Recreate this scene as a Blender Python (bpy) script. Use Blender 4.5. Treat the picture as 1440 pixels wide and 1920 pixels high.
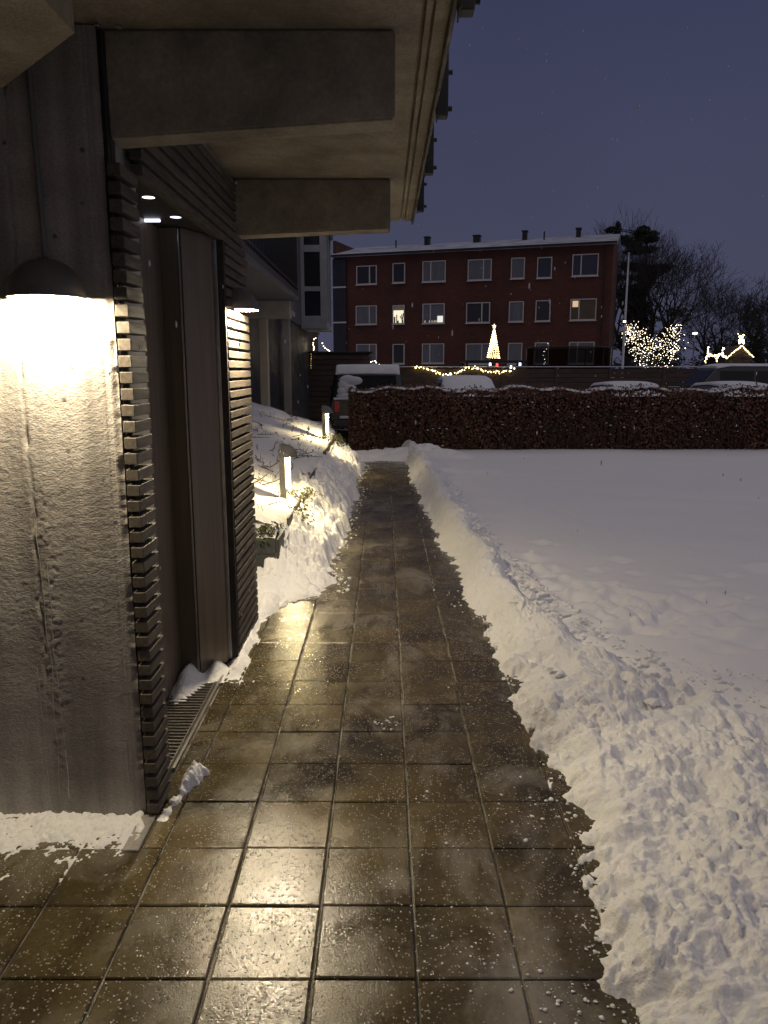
import bpy, bmesh, math, random
import numpy as np
from mathutils import Vector, Matrix

R = math.radians
PI = math.pi
for o in list(bpy.data.objects):
    bpy.data.objects.remove(o)
sc = bpy.context.scene
COL = sc.collection

# ------------------------------------------------------------------ camera, sky, sun, exposure
CAM_H = 1.714
PITCH = R(10.71)
F = 1417.0                      # focal length in pixels of a 1920 px high frame
cd = bpy.data.cameras.new('camera')
cd.sensor_fit = 'VERTICAL'; cd.sensor_height = 36.0; cd.lens = F / 1920 * 36.0
cd.clip_start = 0.05; cd.clip_end = 3000
cam = bpy.data.objects.new('camera', cd); COL.objects.link(cam)
cam.location = (0, 0, CAM_H); cam.rotation_euler = (R(90) - PITCH, 0, 0)
sc.camera = cam

w = bpy.data.worlds.new('World'); sc.world = w; w.use_nodes = True
nt = w.node_tree; nt.nodes.clear()
wo = nt.nodes.new('ShaderNodeOutputWorld'); bg = nt.nodes.new('ShaderNodeBackground')
sky = nt.nodes.new('ShaderNodeTexSky'); sky.sky_type = 'NISHITA'; sky.sun_disc = False
sky.sun_elevation = R(2.0); sky.sun_rotation = R(200); sky.air_density = 1.0; sky.dust_density = 1.0; sky.ozone_density = 3.0
hs = nt.nodes.new('ShaderNodeHueSaturation'); hs.inputs['Saturation'].default_value = 0.5
# overcast dusk: an even lavender cloud layer, a little paler towards the horizon, hides most of the clear sky
tc = nt.nodes.new('ShaderNodeTexCoord'); sep = nt.nodes.new('ShaderNodeSeparateXYZ')
rmp = nt.nodes.new('ShaderNodeValToRGB')
rmp.color_ramp.elements[0].position = 0.0; rmp.color_ramp.elements[0].color = (0.475, 0.49, 0.86, 1)
rmp.color_ramp.elements[1].position = 0.62; rmp.color_ramp.elements[1].color = (0.195, 0.215, 0.58, 1)
cn = nt.nodes.new('ShaderNodeTexNoise'); cn.inputs['Scale'].default_value = 2.2; cn.inputs['Detail'].default_value = 3
cm = nt.nodes.new('ShaderNodeMapRange'); cm.inputs['To Min'].default_value = 0.78; cm.inputs['To Max'].default_value = 1.22
mul = nt.nodes.new('ShaderNodeVectorMath'); mul.operation = 'SCALE'
mx = nt.nodes.new('ShaderNodeMix'); mx.data_type = 'RGBA'; mx.inputs['Factor'].default_value = 0.95
L = nt.links
L.new(tc.outputs['Generated'], sep.inputs[0]); L.new(sep.outputs['Z'], rmp.inputs[0])
L.new(tc.outputs['Generated'], cn.inputs['Vector']); L.new(cn.outputs['Fac'], cm.inputs['Value'])
L.new(rmp.outputs['Color'], mul.inputs[0]); L.new(cm.outputs[0], mul.inputs['Scale'])
L.new(sky.outputs[0], hs.inputs['Color']); L.new(hs.outputs[0], mx.inputs['A']); L.new(mul.outputs[0], mx.inputs['B'])
L.new(mx.outputs['Result'], bg.inputs['Color']); bg.inputs['Strength'].default_value = 0.122
L.new(bg.outputs[0], wo.inputs[0])

sd = bpy.data.lights.new('sun', 'SUN'); sd.energy = 0.54; sd.angle = R(120); sd.color = (1.0, 0.89, 0.80)
so = bpy.data.objects.new('sun', sd); COL.objects.link(so)
so.rotation_euler = (R(14), R(12), R(0))

vs = sc.view_settings
vs.view_transform = 'Standard'; vs.look = 'None'; vs.gamma = 1; vs.exposure = 0.12; vs.use_curve_mapping = False
sc.render.engine = 'CYCLES'
cy = sc.cycles
cy.use_denoising = True; cy.max_bounces = 6; cy.diffuse_bounces = 4; cy.glossy_bounces = 3; cy.transmission_bounces = 4
cy.transparent_max_bounces = 12; cy.sample_clamp_indirect = 4.0; cy.caustics_reflective = False; cy.caustics_refractive = False
try: cy.use_light_tree = True
except Exception: pass

LAMP_COL = (1.0, 0.83, 0.56)
LAMP_E = 4500.0
BOLLARD_E = 2000.0

# ------------------------------------------------------------------ helpers
SP, CP = math.sin(PITCH), math.cos(PITCH)
def at(px, py, Y):
    """point of the place at depth Y that the photograph shows at (px, py)"""
    u, v = (px - 719) / F, (py - 960) / F
    f = CP - v * SP; d = SP + v * CP
    t = Y / f
    return Vector((u * t, Y, CAM_H - d * t))
def on_ground(px, py, z=0.0):
    u, v = (px - 719) / F, (py - 960) / F
    f = CP - v * SP; d = SP + v * CP
    t = (CAM_H - z) / d
    return Vector((u * t, f * t, z))

def tag(o, label=None, cat=None, group=None, kind=None):
    if label: o['label'] = label
    if cat: o['category'] = cat
    if group: o['group'] = group
    if kind: o['kind'] = kind
    return o
def thing(name, label, cat, loc=(0, 0, 0), rz=0.0, group=None):
    o = bpy.data.objects.new(name, None); o.empty_display_size = 0.1
    COL.objects.link(o); o.location = loc; o.rotation_euler = (0, 0, rz)
    return tag(o, label, cat, group)
def link(name, me, parent=None, loc=None, rot=None):
    o = bpy.data.objects.new(name, me); COL.objects.link(o)
    if parent is not None:
        o.parent = parent
        if parent.get('world_built'):
            o.matrix_parent_inverse = Matrix.Translation(-Vector(parent.location))
    if loc is not None: o.location = loc
    if rot is not None: o.rotation_euler = rot
    return o
def wthing(name, label, cat, loc, group=None):
    """a thing whose parts are written in world coordinates"""
    o = thing(name, label, cat, loc, 0, group); o['world_built'] = True
    return o

class MB:
    def __init__(s): s.v = []; s.f = []; s.sm = []
    def add(s, vs_, fs, smooth=False):
        b = len(s.v); s.v.extend([tuple(p) for p in vs_])
        s.f.extend([tuple(i + b for i in q) for q in fs]); s.sm.extend([smooth] * len(fs)); return s
    def box(s, x0, x1, y0, y1, z0, z1):
        return s.add([(x0,y0,z0),(x1,y0,z0),(x1,y1,z0),(x0,y1,z0),(x0,y0,z1),(x1,y0,z1),(x1,y1,z1),(x0,y1,z1)],
                     [(0,3,2,1),(4,5,6,7),(0,1,5,4),(1,2,6,5),(2,3,7,6),(3,0,4,7)])
    def bbox(s, x0, x1, y0, y1, z0, z1, b=0.004):
        """box with chamfered edges"""
        bm = bmesh.new(); bmesh.ops.create_cube(bm, size=1.0)
        for q in bm.verts:
            q.co = Vector(((x0+x1)/2 + q.co.x*(x1-x0), (y0+y1)/2 + q.co.y*(y1-y0), (z0+z1)/2 + q.co.z*(z1-z0)))
        bmesh.ops.bevel(bm, geom=bm.edges[:], offset=b, segments=1, affect='EDGES')
        bm.verts.index_update()
        s.add([q.co[:] for q in bm.verts], [[q.index for q in f.verts] for f in bm.faces]); bm.free(); return s
    def obox(s, c, ax, ay, az):
        """box from a centre and three half-axis vectors"""
        c, ax, ay, az = Vector(c), Vector(ax), Vector(ay), Vector(az)
        p = [c + i*ax + j*ay + k*az for k in (-1, 1) for j in (-1, 1) for i in (-1, 1)]
        return s.add(p, [(0,2,3,1),(4,5,7,6),(0,1,5,4),(1,3,7,5),(3,2,6,7),(2,0,4,6)])
    def prism(s, pts, z0, z1):
        n = len(pts)
        return s.add([(x,y,z0) for x,y in pts] + [(x,y,z1) for x,y in pts],
                     [tuple(range(n))[::-1], tuple(range(n, 2*n))] + [(i,(i+1)%n,(i+1)%n+n,i+n) for i in range(n)])
    def tube(s, pts, r, n=6, cap=True, smooth=True):
        pts = [Vector(p) for p in pts]
        rs = r if isinstance(r, (list, tuple)) else [r]*len(pts)
        vs_, fs = [], []
        for i, p in enumerate(pts):
            d = (pts[min(i+1, len(pts)-1)] - pts[max(i-1, 0)])
            if d.length < 1e-9: d = Vector((0,0,1))
            d.normalize()
            a = d.cross(Vector((0,0,1)) if abs(d.z) < 0.9 else Vector((1,0,0))).normalized(); b = d.cross(a)
            for k in range(n):
                t = 2*PI*k/n; vs_.append(p + rs[i]*(math.cos(t)*a + math.sin(t)*b))
        for i in range(len(pts)-1):
            for k in range(n):
                fs.append((i*n+k, i*n+(k+1)%n, (i+1)*n+(k+1)%n, (i+1)*n+k))
        s.add(vs_, fs, smooth)
        if cap:
            s.add(vs_[:n], [tuple(range(n))]); s.add(vs_[-n:], [tuple(range(n))[::-1]])
        return s
    def ball(s, c, r, sub=1, sq=(1,1,1), jit=0.0, rnd=random):
        vs_, fs = ICO[sub]
        c = Vector(c)
        return s.add([c + Vector((v[0]*sq[0], v[1]*sq[1], v[2]*sq[2]))*r*(1+rnd.uniform(-jit, jit)) for v in vs_], fs, True)
    def quad(s, a, b, c, d): return s.add([a,b,c,d], [(0,1,2,3)])
    def mesh(s, name, m):
        me = bpy.data.meshes.new(name); me.from_pydata(s.v, [], s.f); me.update()
        if any(s.sm): me.polygons.foreach_set('use_smooth', s.sm)
        if m: me.materials.append(m)
        return me
    def build(s, name, m, parent=None, **k): return link(name, s.mesh(name, m), parent, **k)

ICO = {}
for _s in (1, 2, 3):
    _b = bmesh.new(); bmesh.ops.create_icosphere(_b, subdivisions=_s, radius=1.0); _b.verts.index_update()
    ICO[_s] = ([tuple(v.co) for v in _b.verts], [tuple(v.index for v in f.verts) for f in _b.faces]); _b.free()

# numpy noise
def _h(ix, iy, seed):
    n = (ix.astype(np.int64)*374761393 + iy.astype(np.int64)*668265263 + seed*1442695041) & 0x7fffffff
    n = ((n ^ (n >> 13)) * 1274126177) & 0x7fffffff
    n = n ^ (n >> 16)
    return (n & 0xffff) / 65535.0
def vnoise(x, y, seed=0):
    ix, iy = np.floor(x), np.floor(y); fx, fy = x-ix, y-iy
    ux, uy = fx*fx*fx*(fx*(fx*6-15)+10), fy*fy*fy*(fy*(fy*6-15)+10)
    a, b, c, d = _h(ix,iy,seed), _h(ix+1,iy,seed), _h(ix,iy+1,seed), _h(ix+1,iy+1,seed)
    return ((a*(1-ux)+b*ux)*(1-uy) + (c*(1-ux)+d*ux)*uy)*2-1
def fbm(x, y, seed=0, oct=4, gain=0.5):
    s, a = 0, 1.0
    for i in range(oct):
        s = s + a*vnoise(x*(2**i)+i*17.3, y*(2**i)-i*9.1, seed+i); a *= gain
    return s
def vor(x, y, seed=0):
    ix, iy = np.floor(x), np.floor(y); best = np.full(x.shape, 9.0); cid = np.zeros(x.shape)
    for dx in (-1,0,1):
        for dy in (-1,0,1):
            cx, cy_ = ix+dx, iy+dy
            px, py = cx+_h(cx,cy_,seed), cy_+_h(cx,cy_,seed+7)
            d = (px-x)**2+(py-y)**2
            m = d < best
            cid = np.where(m, _h(cx, cy_, seed+13), cid); best = np.minimum(best, d)
    return np.sqrt(best), cid
def sstep(a, b, x):
    t = np.clip((x-a)/(b-a), 0, 1); return t*t*(3-2*t)
def grid_mesh(name, X, Y, Z, m, mask=None, smooth=True):
    ny, nx = X.shape
    idx = np.arange(ny*nx).reshape(ny, nx)
    q = np.stack([idx[:-1,:-1], idx[:-1,1:], idx[1:,1:], idx[1:,:-1]], -1)
    if mask is not None:
        k = mask[:-1,:-1] | mask[:-1,1:] | mask[1:,1:] | mask[1:,:-1]
        q = q[k]
    q = q.reshape(-1, 4)
    used, inv = np.unique(q, return_inverse=True)
    co = np.stack([X, Y, Z], -1).reshape(-1, 3)[used]
    q = inv.reshape(-1, 4)
    me = bpy.data.meshes.new(name)
    me.vertices.add(len(co)); me.vertices.foreach_set('co', co.astype(np.float32).ravel())
    me.loops.add(q.size); me.loops.foreach_set('vertex_index', q.astype(np.int32).ravel())
    me.polygons.add(len(q)); me.polygons.foreach_set('loop_start', np.arange(0, q.size, 4, dtype=np.int32))
    me.polygons.foreach_set('loop_total', np.full(len(q), 4, dtype=np.int32))
    me.polygons.foreach_set('use_smooth', np.full(len(q), smooth))
    me.update(calc_edges=True); me.validate()
    if m: me.materials.append(m)
    return me

# ------------------------------------------------------------------ materials
def new_mat(name):
    m = bpy.data.materials.new(name); m.use_nodes = True
    n = m.node_tree; n.nodes.clear()
    out = n.nodes.new('ShaderNodeOutputMaterial'); p = n.nodes.new('ShaderNodeBsdfPrincipled')
    n.links.new(p.outputs[0], out.inputs[0]); return m, n, p, out
def N(n, t, **k):
    x = n.nodes.new(t)
    for a, b in k.items():
        if a.startswith('_'): setattr(x, a[1:], b)
        else: x.inputs[a.replace('__', ' ')].default_value = b
    return x
def pm(name, c1, c2=None, scale=4.0, rough=(0.6, 0.8), metal=0.0, bump=0.0, bscale=40.0, spec=0.5, detail=5.0, rand=0.0, stretch=(1,1,1), mottle=0.0):
    """principled with noise-mixed colour, noise roughness and noise bump, in world position"""
    m, n, p, out = new_mat(name); l = n.links
    g = N(n, 'ShaderNodeNewGeometry'); mp = N(n, 'ShaderNodeMapping'); mp.inputs['Scale'].default_value = stretch
    l.new(g.outputs['Position'], mp.inputs['Vector'])
    no = N(n, 'ShaderNodeTexNoise', Scale=scale, Detail=detail); l.new(mp.outputs[0], no.inputs['Vector'])
    c2 = c2 or tuple(v*0.75 for v in c1)
    r = N(n, 'ShaderNodeValToRGB'); e = r.color_ramp.elements
    e[0].position = 0.3; e[0].color = (*c1, 1); e[1].position = 0.7; e[1].color = (*c2, 1)
    l.new(no.outputs['Fac'], r.inputs[0])
    last = r.outputs[0]
    if mottle:
        for sc2, k_ in ((scale*5.3, mottle), (scale*42, mottle*.6)):
            n2_ = N(n, 'ShaderNodeTexNoise', Scale=sc2, Detail=6.0, Roughness=.65); l.new(mp.outputs[0], n2_.inputs['Vector'])
            m2_ = N(n, 'ShaderNodeMapRange'); m2_.inputs['From Min'].default_value = .3; m2_.inputs['From Max'].default_value = .7; m2_.inputs['To Min'].default_value = 1-k_; m2_.inputs['To Max'].default_value = 1+k_; l.new(n2_.outputs['Fac'], m2_.inputs['Value'])
            s2_ = N(n, 'ShaderNodeVectorMath', _operation='SCALE'); l.new(last, s2_.inputs[0]); l.new(m2_.outputs[0], s2_.inputs['Scale']); last = s2_.outputs[0]
    if rand:
        oi = N(n, 'ShaderNodeObjectInfo'); mr = N(n, 'ShaderNodeMapRange'); mr.inputs['To Min'].default_value = 1-rand; mr.inputs['To Max'].default_value = 1+rand
        sc_ = N(n, 'ShaderNodeVectorMath', _operation='SCALE'); l.new(oi.outputs['Random'], mr.inputs['Value'])
        l.new(last, sc_.inputs[0]); l.new(mr.outputs[0], sc_.inputs['Scale']); last = sc_.outputs[0]
    l.new(last, p.inputs['Base Color'])
    mr = N(n, 'ShaderNodeMapRange'); mr.inputs['From Min'].default_value = 0.3; mr.inputs['From Max'].default_value = 0.7
    mr.inputs['To Min'].default_value = rough[0]; mr.inputs['To Max'].default_value = rough[1]
    l.new(no.outputs['Fac'], mr.inputs['Value']); l.new(mr.outputs[0], p.inputs['Roughness'])
    p.inputs['Metallic'].default_value = metal; p.inputs['Specular IOR Level'].default_value = spec
    if bump:
        b = N(n, 'ShaderNodeTexNoise', Scale=bscale, Detail=5.0); l.new(mp.outputs[0], b.inputs['Vector'])
        bu = N(n, 'ShaderNodeBump', Strength=bump, Distance=0.01); l.new(b.outputs['Fac'], bu.inputs['Height']); l.new(bu.outputs[0], p.inputs['Normal'])
    return m
def emit(name, col, strength, sampled=True):
    m, n, p, out = new_mat(name)
    p.inputs['Base Color'].default_value = (*col, 1)
    p.inputs['Emission Color'].default_value = (*col, 1); p.inputs['Emission Strength'].default_value = strength
    if not sampled:
        try: m.cycles.emission_sampling = 'NONE'
        except Exception: pass
    return m
def glass(name, tint, rough=0.03, ior=1.5):
    m, n, p, out = new_mat(name); l = n.links; n.nodes.remove(p)
    tr = N(n, 'ShaderNodeBsdfTransparent'); tr.inputs[0].default_value = (*tint, 1)
    gl = N(n, 'ShaderNodeBsdfGlossy'); gl.inputs['Roughness'].default_value = rough
    fr = N(n, 'ShaderNodeFresnel', IOR=ior); mi = N(n, 'ShaderNodeMixShader')
    l.new(fr.outputs[0], mi.inputs[0]); l.new(tr.outputs[0], mi.inputs[1]); l.new(gl.outputs[0], mi.inputs[2]); l.new(mi.outputs[0], out.inputs[0])
    return m

def snow_mat(name, col=(0.86, 0.86, 0.87), b1=0.6, b2=0.7):
    m, n, p, out = new_mat(name); l = n.links
    g = N(n, 'ShaderNodeNewGeometry')
    a = N(n, 'ShaderNodeTexNoise', Scale=55.0, Detail=6.0); l.new(g.outputs['Position'], a.inputs['Vector'])
    b = N(n, 'ShaderNodeTexNoise', Scale=300.0, Detail=3.0); l.new(g.outputs['Position'], b.inputs['Vector'])
    bu = N(n, 'ShaderNodeBump', Strength=b1, Distance=0.018); l.new(a.outputs['Fac'], bu.inputs['Height'])
    bv = N(n, 'ShaderNodeBump', Strength=b2, Distance=0.002); l.new(b.outputs['Fac'], bv.inputs['Height']); l.new(bu.outputs[0], bv.inputs['Normal'])
    l.new(bv.outputs[0], p.inputs['Normal'])
    p.inputs['Base Color'].default_value = (*col, 1); p.inputs['Roughness'].default_value = 0.75; p.inputs['Specular IOR Level'].default_value = 0.25
    return m
SNOW = snow_mat('snow_packed')
SNOW_SOFT = snow_mat('snow_lawn', (0.85, 0.85, 0.86), 0.16, 0.4)
SNOW_FAR = pm('snow_far', (0.78, 0.79, 0.82), (0.66, 0.67, 0.71), 3.0, (0.7, 0.8), spec=0.2)
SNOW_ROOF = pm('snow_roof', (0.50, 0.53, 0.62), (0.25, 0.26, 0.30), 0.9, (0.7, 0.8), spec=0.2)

def tile_mat():
    m, n, p, out = new_mat('wet_paving'); l = n.links
    g = N(n, 'ShaderNodeNewGeometry'); oi = N(n, 'ShaderNodeObjectInfo')
    big = N(n, 'ShaderNodeTexNoise', Scale=2.6, Detail=6.0, Roughness=0.6); l.new(g.outputs['Position'], big.inputs['Vector'])
    fine = N(n, 'ShaderNodeTexNoise', Scale=70.0, Detail=5.0); l.new(g.outputs['Position'], fine.inputs['Vector'])
    r = N(n, 'ShaderNodeValToRGB'); e = r.color_ramp.elements
    e[0].position = 0.33; e[0].color = (0.034, 0.026, 0.011, 1); e[1].position = 0.7; e[1].color = (0.106, 0.080, 0.032, 1)
    l.new(big.outputs['Fac'], r.inputs[0])
    mr = N(n, 'ShaderNodeMapRange'); mr.inputs['To Min'].default_value = 0.8; mr.inputs['To Max'].default_value = 1.2
    l.new(oi.outputs['Random'], mr.inputs['Value'])
    s1 = N(n, 'ShaderNodeVectorMath', _operation='SCALE'); l.new(r.outputs[0], s1.inputs[0]); l.new(mr.outputs[0], s1.inputs['Scale'])
    fr = N(n, 'ShaderNodeMapRange'); fr.inputs['From Min'].default_value = 0.25; fr.inputs['From Max'].default_value = 0.75; fr.inputs['To Min'].default_value = 0.7; fr.inputs['To Max'].default_value = 1.3
    l.new(fine.outputs['Fac'], fr.inputs['Value'])
    s2 = N(n, 'ShaderNodeVectorMath', _operation='SCALE'); l.new(s1.outputs[0], s2.inputs[0]); l.new(fr.outputs[0], s2.inputs['Scale'])
    # thin rime: smeared pale patches, streaked a little along the path
    mp = N(n, 'ShaderNodeMapping'); mp.inputs['Scale'].default_value = (1.0, 0.55, 1.0); l.new(g.outputs['Position'], mp.inputs['Vector'])
    ra = N(n, 'ShaderNodeTexNoise', Scale=3.4, Detail=9.0, Roughness=0.68); ra.inputs['Distortion'].default_value = 0.6; l.new(mp.outputs[0], ra.inputs['Vector'])
    rr = N(n, 'ShaderNodeMapRange'); rr.inputs['From Min'].default_value = 0.52; rr.inputs['From Max'].default_value = 0.80; rr.inputs['To Max'].default_value = 0.62
    # trodden frost lies in a few places of the path
    acc = ra.outputs['Fac']
    for (cx_, cy2, rad, amt) in [(.44,1.92,.42,.20),(.30,2.45,.28,.17),(.55,2.95,.22,.13),(.06,3.62,.13,.20),(.0,3.35,.2,.08),(.33,3.45,.25,.08),(-1.15,2.42,.38,.16),(-.45,3.35,.30,.07),(.02,2.28,.10,.22),(-.3,5.0,.5,.10),(.1,6.1,.6,.13),(-.1,7.4,.6,.14),(.0,9.5,1.0,.10),(-.25,1.95,.35,.06)]:
        dn = N(n, 'ShaderNodeVectorMath', _operation='DISTANCE'); l.new(g.outputs['Position'], dn.inputs[0]); dn.inputs[1].default_value = (cx_, cy2, 0)
        dm = N(n, 'ShaderNodeMapRange'); dm.inputs['From Min'].default_value = rad; dm.inputs['From Max'].default_value = 0.0; dm.inputs['To Max'].default_value = amt; l.new(dn.outputs['Value'], dm.inputs['Value'])
        ad = N(n, 'ShaderNodeMath', _operation='ADD'); l.new(acc, ad.inputs[0]); l.new(dm.outputs[0], ad.inputs[1]); acc = ad.outputs[0]
    l.new(acc, rr.inputs['Value'])
    # ice grains: small cells, only some of them frosted
    vo = N(n, 'ShaderNodeTexVoronoi', Scale=105.0); l.new(g.outputs['Position'], vo.inputs['Vector'])
    vr = N(n, 'ShaderNodeMapRange'); vr.inputs['From Min'].default_value = 0.42; vr.inputs['From Max'].default_value = 0.22; l.new(vo.outputs['Distance'], vr.inputs['Value'])
    sepc = N(n, 'ShaderNodeSeparateColor'); l.new(vo.outputs['Color'], sepc.inputs[0])
    pat = N(n, 'ShaderNodeTexNoise', Scale=4.5, Detail=4.0); l.new(g.outputs['Position'], pat.inputs['Vector'])
    th = N(n, 'ShaderNodeMapRange'); th.inputs['From Min'].default_value = 0.35; th.inputs['From Max'].default_value = 0.75; th.inputs['To Min'].default_value = 0.93; th.inputs['To Max'].default_value = 0.45
    l.new(pat.outputs['Fac'], th.inputs['Value'])
    gt = N(n, 'ShaderNodeMath', _operation='GREATER_THAN'); l.new(sepc.outputs[0], gt.inputs[0]); l.new(th.outputs[0], gt.inputs[1])
    gr = N(n, 'ShaderNodeMath', _operation='MULTIPLY'); l.new(gt.outputs[0], gr.inputs[0]); l.new(vr.outputs[0], gr.inputs[1])
    mxx = N(n, 'ShaderNodeMath', _operation='MAXIMUM'); l.new(gr.outputs[0], mxx.inputs[0]); l.new(rr.outputs[0], mxx.inputs[1])
    cap = N(n, 'ShaderNodeMath', _operation='MULTIPLY'); l.new(mxx.outputs[0], cap.inputs[0]); cap.inputs[1].default_value = 0.62
    mi = N(n, 'ShaderNodeMix', _data_type='RGBA'); mi.inputs['B'].default_value = (0.50, 0.47, 0.42, 1)
    l.new(cap.outputs[0], mi.inputs['Factor']); l.new(s2.outputs[0], mi.inputs['A']); l.new(mi.outputs['Result'], p.inputs['Base Color'])
    ro = N(n, 'ShaderNodeMapRange'); ro.inputs['From Min'].default_value = 0.3; ro.inputs['From Max'].default_value = 0.7; ro.inputs['To Min'].default_value = 0.32; ro.inputs['To Max'].default_value = 0.08
    l.new(pat.outputs['Fac'], ro.inputs['Value']); l.new(ro.outputs[0], p.inputs['Roughness'])
    p.inputs['Specular IOR Level'].default_value = 0.55
    bu = N(n, 'ShaderNodeBump', Strength=0.22, Distance=0.003); l.new(fine.outputs['Fac'], bu.inputs['Height'])
    gn = N(n, 'ShaderNodeTexNoise', Scale=190.0, Detail=2.0); l.new(g.outputs['Position'], gn.inputs['Vector'])
    bg_ = N(n, 'ShaderNodeBump', Strength=0.30, Distance=0.003); l.new(gn.outputs['Fac'], bg_.inputs['Height']); l.new(bu.outputs[0], bg_.inputs['Normal'])
    bv = N(n, 'ShaderNodeBump', Strength=0.6, Distance=0.003); l.new(gr.outputs[0], bv.inputs['Height']); l.new(bg_.outputs[0], bv.inputs['Normal'])
    l.new(bv.outputs[0], p.inputs['Normal'])
    return m
TILE = tile_mat()
JOINT = pm('joint_grit', (0.035, 0.028, 0.018), (0.30, 0.28, 0.24), 6.0, (0.12, 0.4), bump=0.6, bscale=200, detail=8)

def plaster_mat():
    m, n, p, out = new_mat('rough_plaster'); l = n.links
    g = N(n, 'ShaderNodeNewGeometry')
    mp = N(n, 'ShaderNodeMapping'); mp.inputs['Scale'].default_value = (1.0, 1.0, 1.7); l.new(g.outputs['Position'], mp.inputs['Vector'])
    a = N(n, 'ShaderNodeTexNoise', Scale=3.0, Detail=6.0); l.new(mp.outputs[0], a.inputs['Vector'])
    r = N(n, 'ShaderNodeValToRGB'); e = r.color_ramp.elements
    e[0].position = 0.3; e[0].color = (0.31, 0.288, 0.268, 1); e[1].position = 0.72; e[1].color = (0.45, 0.425, 0.395, 1)
    l.new(a.outputs['Fac'], r.inputs[0])
    f = N(n, 'ShaderNodeTexNoise', Scale=110.0, Detail=5.0); l.new(mp.outputs[0], f.inputs['Vector'])
    fr = N(n, 'ShaderNodeMapRange'); fr.inputs['From Min'].default_value = 0.25; fr.inputs['From Max'].default_value = 0.75; fr.inputs['To Min'].default_value = 0.78; fr.inputs['To Max'].default_value = 1.22; l.new(f.outputs['Fac'], fr.inputs['Value'])
    s2 = N(n, 'ShaderNodeVectorMath', _operation='SCALE'); l.new(r.outputs[0], s2.inputs[0]); l.new(fr.outputs[0], s2.inputs['Scale'])
    # bug holes and dark spots
    v = N(n, 'ShaderNodeTexVoronoi', Scale=9.0); l.new(g.outputs['Position'], v.inputs['Vector'])
    vr = N(n, 'ShaderNodeMapRange'); vr.inputs['From Min'].default_value = 0.05; vr.inputs['From Max'].default_value = 0.10; vr.inputs['To Min'].default_value = 0.35; l.new(v.outputs['Distance'], vr.inputs['Value'])
    s3 = N(n, 'ShaderNodeVectorMath', _operation='SCALE'); l.new(s2.outputs[0], s3.inputs[0]); l.new(vr.outputs[0], s3.inputs['Scale'])
    # soot-dark streaks that run down
    st = N(n, 'ShaderNodeMapping'); st.inputs['Scale'].default_value = (9.0, 1.0, 0.45); l.new(g.outputs['Position'], st.inputs['Vector'])
    sn = N(n, 'ShaderNodeTexNoise', Scale=1.0, Detail=4.0); l.new(st.outputs[0], sn.inputs['Vector'])
    sr = N(n, 'ShaderNodeMapRange'); sr.inputs['From Min'].default_value = 0.3; sr.inputs['From Max'].default_value = 0.6; sr.inputs['To Min'].default_value = 0.56; l.new(sn.outputs['Fac'], sr.inputs['Value'])
    s4 = N(n, 'ShaderNodeVectorMath', _operation='SCALE'); l.new(s3.outputs[0], s4.inputs[0]); l.new(sr.outputs[0], s4.inputs['Scale'])
    l.new(s4.outputs[0], p.inputs['Base Color']); p.inputs['Roughness'].default_value = 0.82; p.inputs['Specular IOR Level'].default_value = 0.25
    bu = N(n, 'ShaderNodeBump', Strength=0.55, Distance=0.004); l.new(f.outputs['Fac'], bu.inputs['Height'])
    l.new(bu.outputs[0], p.inputs['Normal']); return m
PLASTER = plaster_mat()
SOFFIT = pm('board_marked_concrete', (0.39, 0.345, 0.265), (0.20, 0.176, 0.134), 1.1, (0.75, 0.9), mottle=.26, bump=0.5, bscale=90, spec=0.25, detail=8)
BEAM = pm('beam_concrete', (0.37, 0.33, 0.255), (0.17, 0.152, 0.117), 1.3, (0.75, 0.9), mottle=.28, bump=0.5, bscale=90, spec=0.25, detail=8)
STAIN = pm('efflorescence', (0.55, 0.53, 0.50), (0.36, 0.34, 0.31), 30, (0.8, 0.9), spec=0.2)
CRACK = pm('crack_dark', (0.025, 0.02, 0.017), (0.06, 0.05, 0.04), 40, (0.7, 0.9))
WOOD = pm('grey_timber', (0.125, 0.106, 0.084), (0.066, 0.055, 0.044), 12, (0.55, 0.75), bump=0.3, bscale=120, rand=0.22, stretch=(6, 0.6, 6), spec=0.35)
WOOD_DK = pm('dark_batten', (0.035, 0.028, 0.022), None, 12, (0.6, 0.8))
METAL_DK = pm('dark_metal', (0.035, 0.034, 0.033), (0.05, 0.048, 0.045), 8, (0.3, 0.45), metal=0.7)
METAL_LT = pm('galvanised_metal', (0.42, 0.41, 0.39), (0.32, 0.31, 0.30), 14, (0.3, 0.45), metal=0.9)
BRONZE = pm('bronze_anodised', (0.20, 0.165, 0.125), (0.15, 0.12, 0.09), 3, (0.45, 0.58), metal=0.35, stretch=(8, 8, 0.3))
DOORGLASS = glass('door_glass', (0.30, 0.27, 0.24), 0.05, 1.45)
SHADE_MAT = pm('lamp_grey_enamel', (0.16, 0.155, 0.145), (0.12, 0.117, 0.11), 10, (0.4, 0.55))
SHADE_IN = pm('lamp_white_enamel', (0.8, 0.78, 0.72), (0.75, 0.73, 0.68), 10, (0.5, 0.6))
BULB = emit('lamp_bulb', LAMP_COL, LAMP_E*0.60)
BULB_2 = emit('screen_lamp_bulb', LAMP_COL, LAMP_E*1.3)
BULB_B = emit('bollard_bulb', (1.0, 0.80, 0.42), BOLLARD_E)
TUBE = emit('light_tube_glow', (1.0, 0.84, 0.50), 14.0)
DOWN = emit('downlight_disc', (1.0, 0.93, 0.85), 3.0, False)
COOL_GLOW = emit('downlight_and_reflection', (0.82, 0.85, 1.0), 2.2, False)
INT_WALL = pm('interior_wall', (0.10, 0.085, 0.07), (0.07, 0.06, 0.05), 2, (0.7, 0.8))
INT_CEIL = pm('interior_ceiling', (0.05, 0.045, 0.04), None, 2, (0.6, 0.8))
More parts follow.
